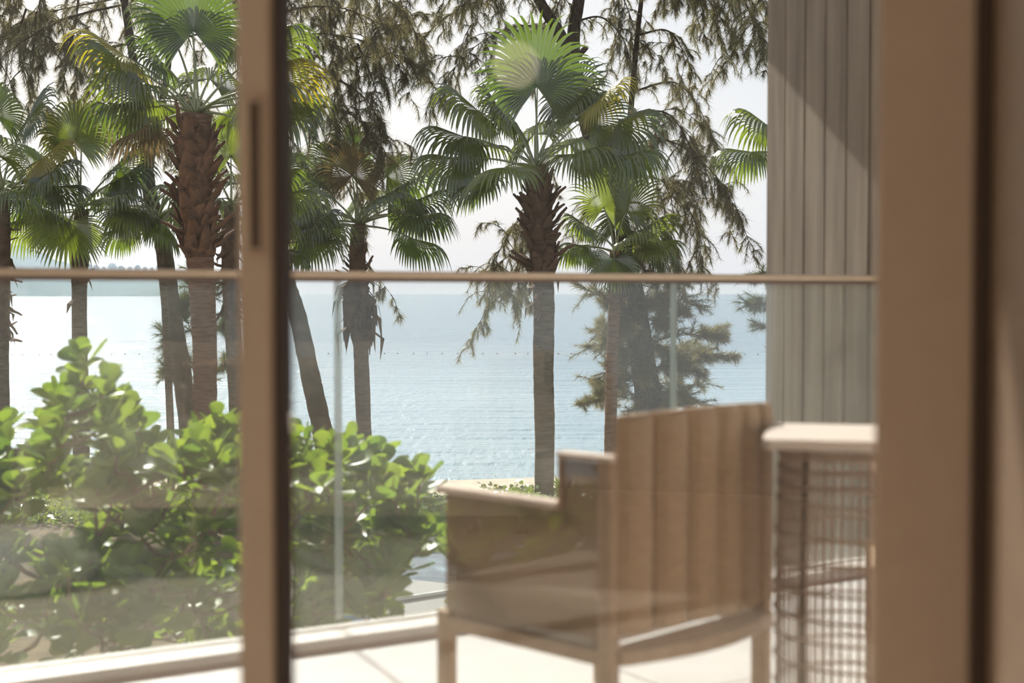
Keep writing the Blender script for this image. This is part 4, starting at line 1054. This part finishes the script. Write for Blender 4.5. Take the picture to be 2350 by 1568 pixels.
tipsR = [(655, 1000, 6.2), (700, 1020, 6.1), (745, 1050, 6.0), (790, 1030, 6.0), (860, 1045, 6.1), (880, 1075, 6.0), (965, 1085, 6.0), (960, 1120, 6.0), (915, 1110, 6.1), (840, 1100, 5.9), (700, 1090, 5.9), (980, 1230, 6.0), (930, 1200, 5.9), (870, 1230, 5.8), (890, 1350, 5.7), (840, 1370, 5.7), (950, 1260, 5.9)]
shrub('glossy round-leaved shrub right of the door stile beside the armchair', RO, tipsR, None, 80, 82, (P(790, 1450, 5.9).x, 5.9, GB), (5.5, 6.7))
CO = [(1010, 1190), (1400, 1230), (1400, 1400), (1020, 1400)]
shrub('shrub glimpsed through the mesh side of the armchair', CO, [], None, 26, 83, (P(1200, 1450, 6.4).x, 6.5, GB), (6.2, 7.0))

# ------------------------------------------------------------------ beach creepers, grass, spiky plant
def cover(name, label, cat, poly, count, seed, mat, size, up, drange):
    rnd = random.Random(seed); v_, f_ = [], []; k = 0
    xs_ = [p[0] for p in poly]; ys_ = [p[1] for p in poly]
    while k < count:
        x, y = rnd.uniform(min(xs_), max(xs_)), rnd.uniform(min(ys_), max(ys_))
        if not inside(poly, x, y): continue
        k += 1
        z = gz(y) + abs(rnd.gauss(0, up)) + .02
        c = V((x, y, z)); d = V((rnd.gauss(0, 1), rnd.gauss(0, 1), rnd.gauss(.3, .5))).normalized(); s_ = d.orthogonal().normalized()
        s_ = (s_ * math.cos(k) + d.cross(s_) * math.sin(k)); L = size * rnd.uniform(.6, 1.4); n = len(v_)
        if cat == 'grass':
            d = V((rnd.gauss(0, .25), rnd.gauss(0, .25), 1)).normalized(); s_ = V((rnd.gauss(0, 1), rnd.gauss(0, 1), 0)).normalized()
            v_ += [c - s_ * .007 - Z * up, c + s_ * .007 - Z * up, c + d * L]; f_.append((n, n + 1, n + 2))
        else:
            v_ += [c, c + d * L * .5 + s_ * L * .42, c + d * L, c + d * L * .5 - s_ * L * .42]; f_.append((n, n + 1, n + 2, n + 3))
    return tag(mk(name, v_, f_, M[mat], None), label, cat, None, 'stuff')
cover('beach_creeper', 'low green creeper spreading over the top of the beach', 'ground cover', [(-9, 20.5), (9, 20.5), (9, 24.2), (5, 25.3), (2.2, 25.5), (1.0, 24.9), (-.4, 24.6), (-.9, 23.0), (-3, 23.5), (-9, 25)], 26000, 91, 'cover', .085, .10, None)
cover('garden_grass', 'bright green grass strip between pool and creeper', 'grass', [(-1.7, 19.2), (5, 19.2), (5, 21.2), (-1.9, 21.6)], 9000, 92, 'grass', .20, .02, None)
random.seed(93)
for k in range(26):
    x, y = random.uniform(-1.5, 2.6), random.uniform(20.8, 24.4)
    c = V((x, y, gz(y) + random.uniform(.08, .22))); vv = [c]; n = 6
    for i in range(n): vv.append(c + V((math.cos(i), math.sin(i), .3)) * .035)
    tag(mk('creeper_flower', vv, [(0, 1 + i, 1 + (i + 1) % n) for i in range(n)], M['flower'], None, base=c), 'small orange flower among the beach creeper', 'flower', 'orange creeper flowers')
sp_c = P(1283, 1135, 24.6); sp_c.z = gz(24.6)
se = empty('spiky_plant', sp_c, 'small spiky rosette plant at the foot of the middle palm', 'plant')
rnd = random.Random(94)
for k in range(18):
    an, el = k * 2.4, R(rnd.uniform(25, 80)); d = dirv(an, el); L = rnd.uniform(.25, .45); s_ = d.cross(Z).normalized() * .016
    c = sp_c + Z * .1; tip = c + d * L - Z * .06
    mk('leaf', [c - s_, c + s_, c + d * L * .5 - s_, c + d * L * .5 + s_, tip, c + d * L * .25 + Z * -.012], [(0, 1, 3, 2), (2, 3, 4), (0, 2, 5), (1, 5, 3)], M['grass'], se)

# ------------------------------------------------------------------ sea haze over the far water
hb = MB().box((-2000, 2150, 80), (1, 0, 0), (0, 1, 0), Z, (1600, 700, 82)).build('sea_haze', M['white'])
m, t, out = nodemat('sea_air')
vsn = t.nodes.new('ShaderNodeVolumeScatter'); vsn.inputs['Color'].default_value = (.62, .79, 1, 1); vsn.inputs['Density'].default_value = .00042; vsn.inputs['Anisotropy'].default_value = .3
t.links.new(vsn.outputs[0], out.inputs['Volume'])
hb.data.materials.clear(); hb.data.materials.append(m)
tag(hb, kind='structure')
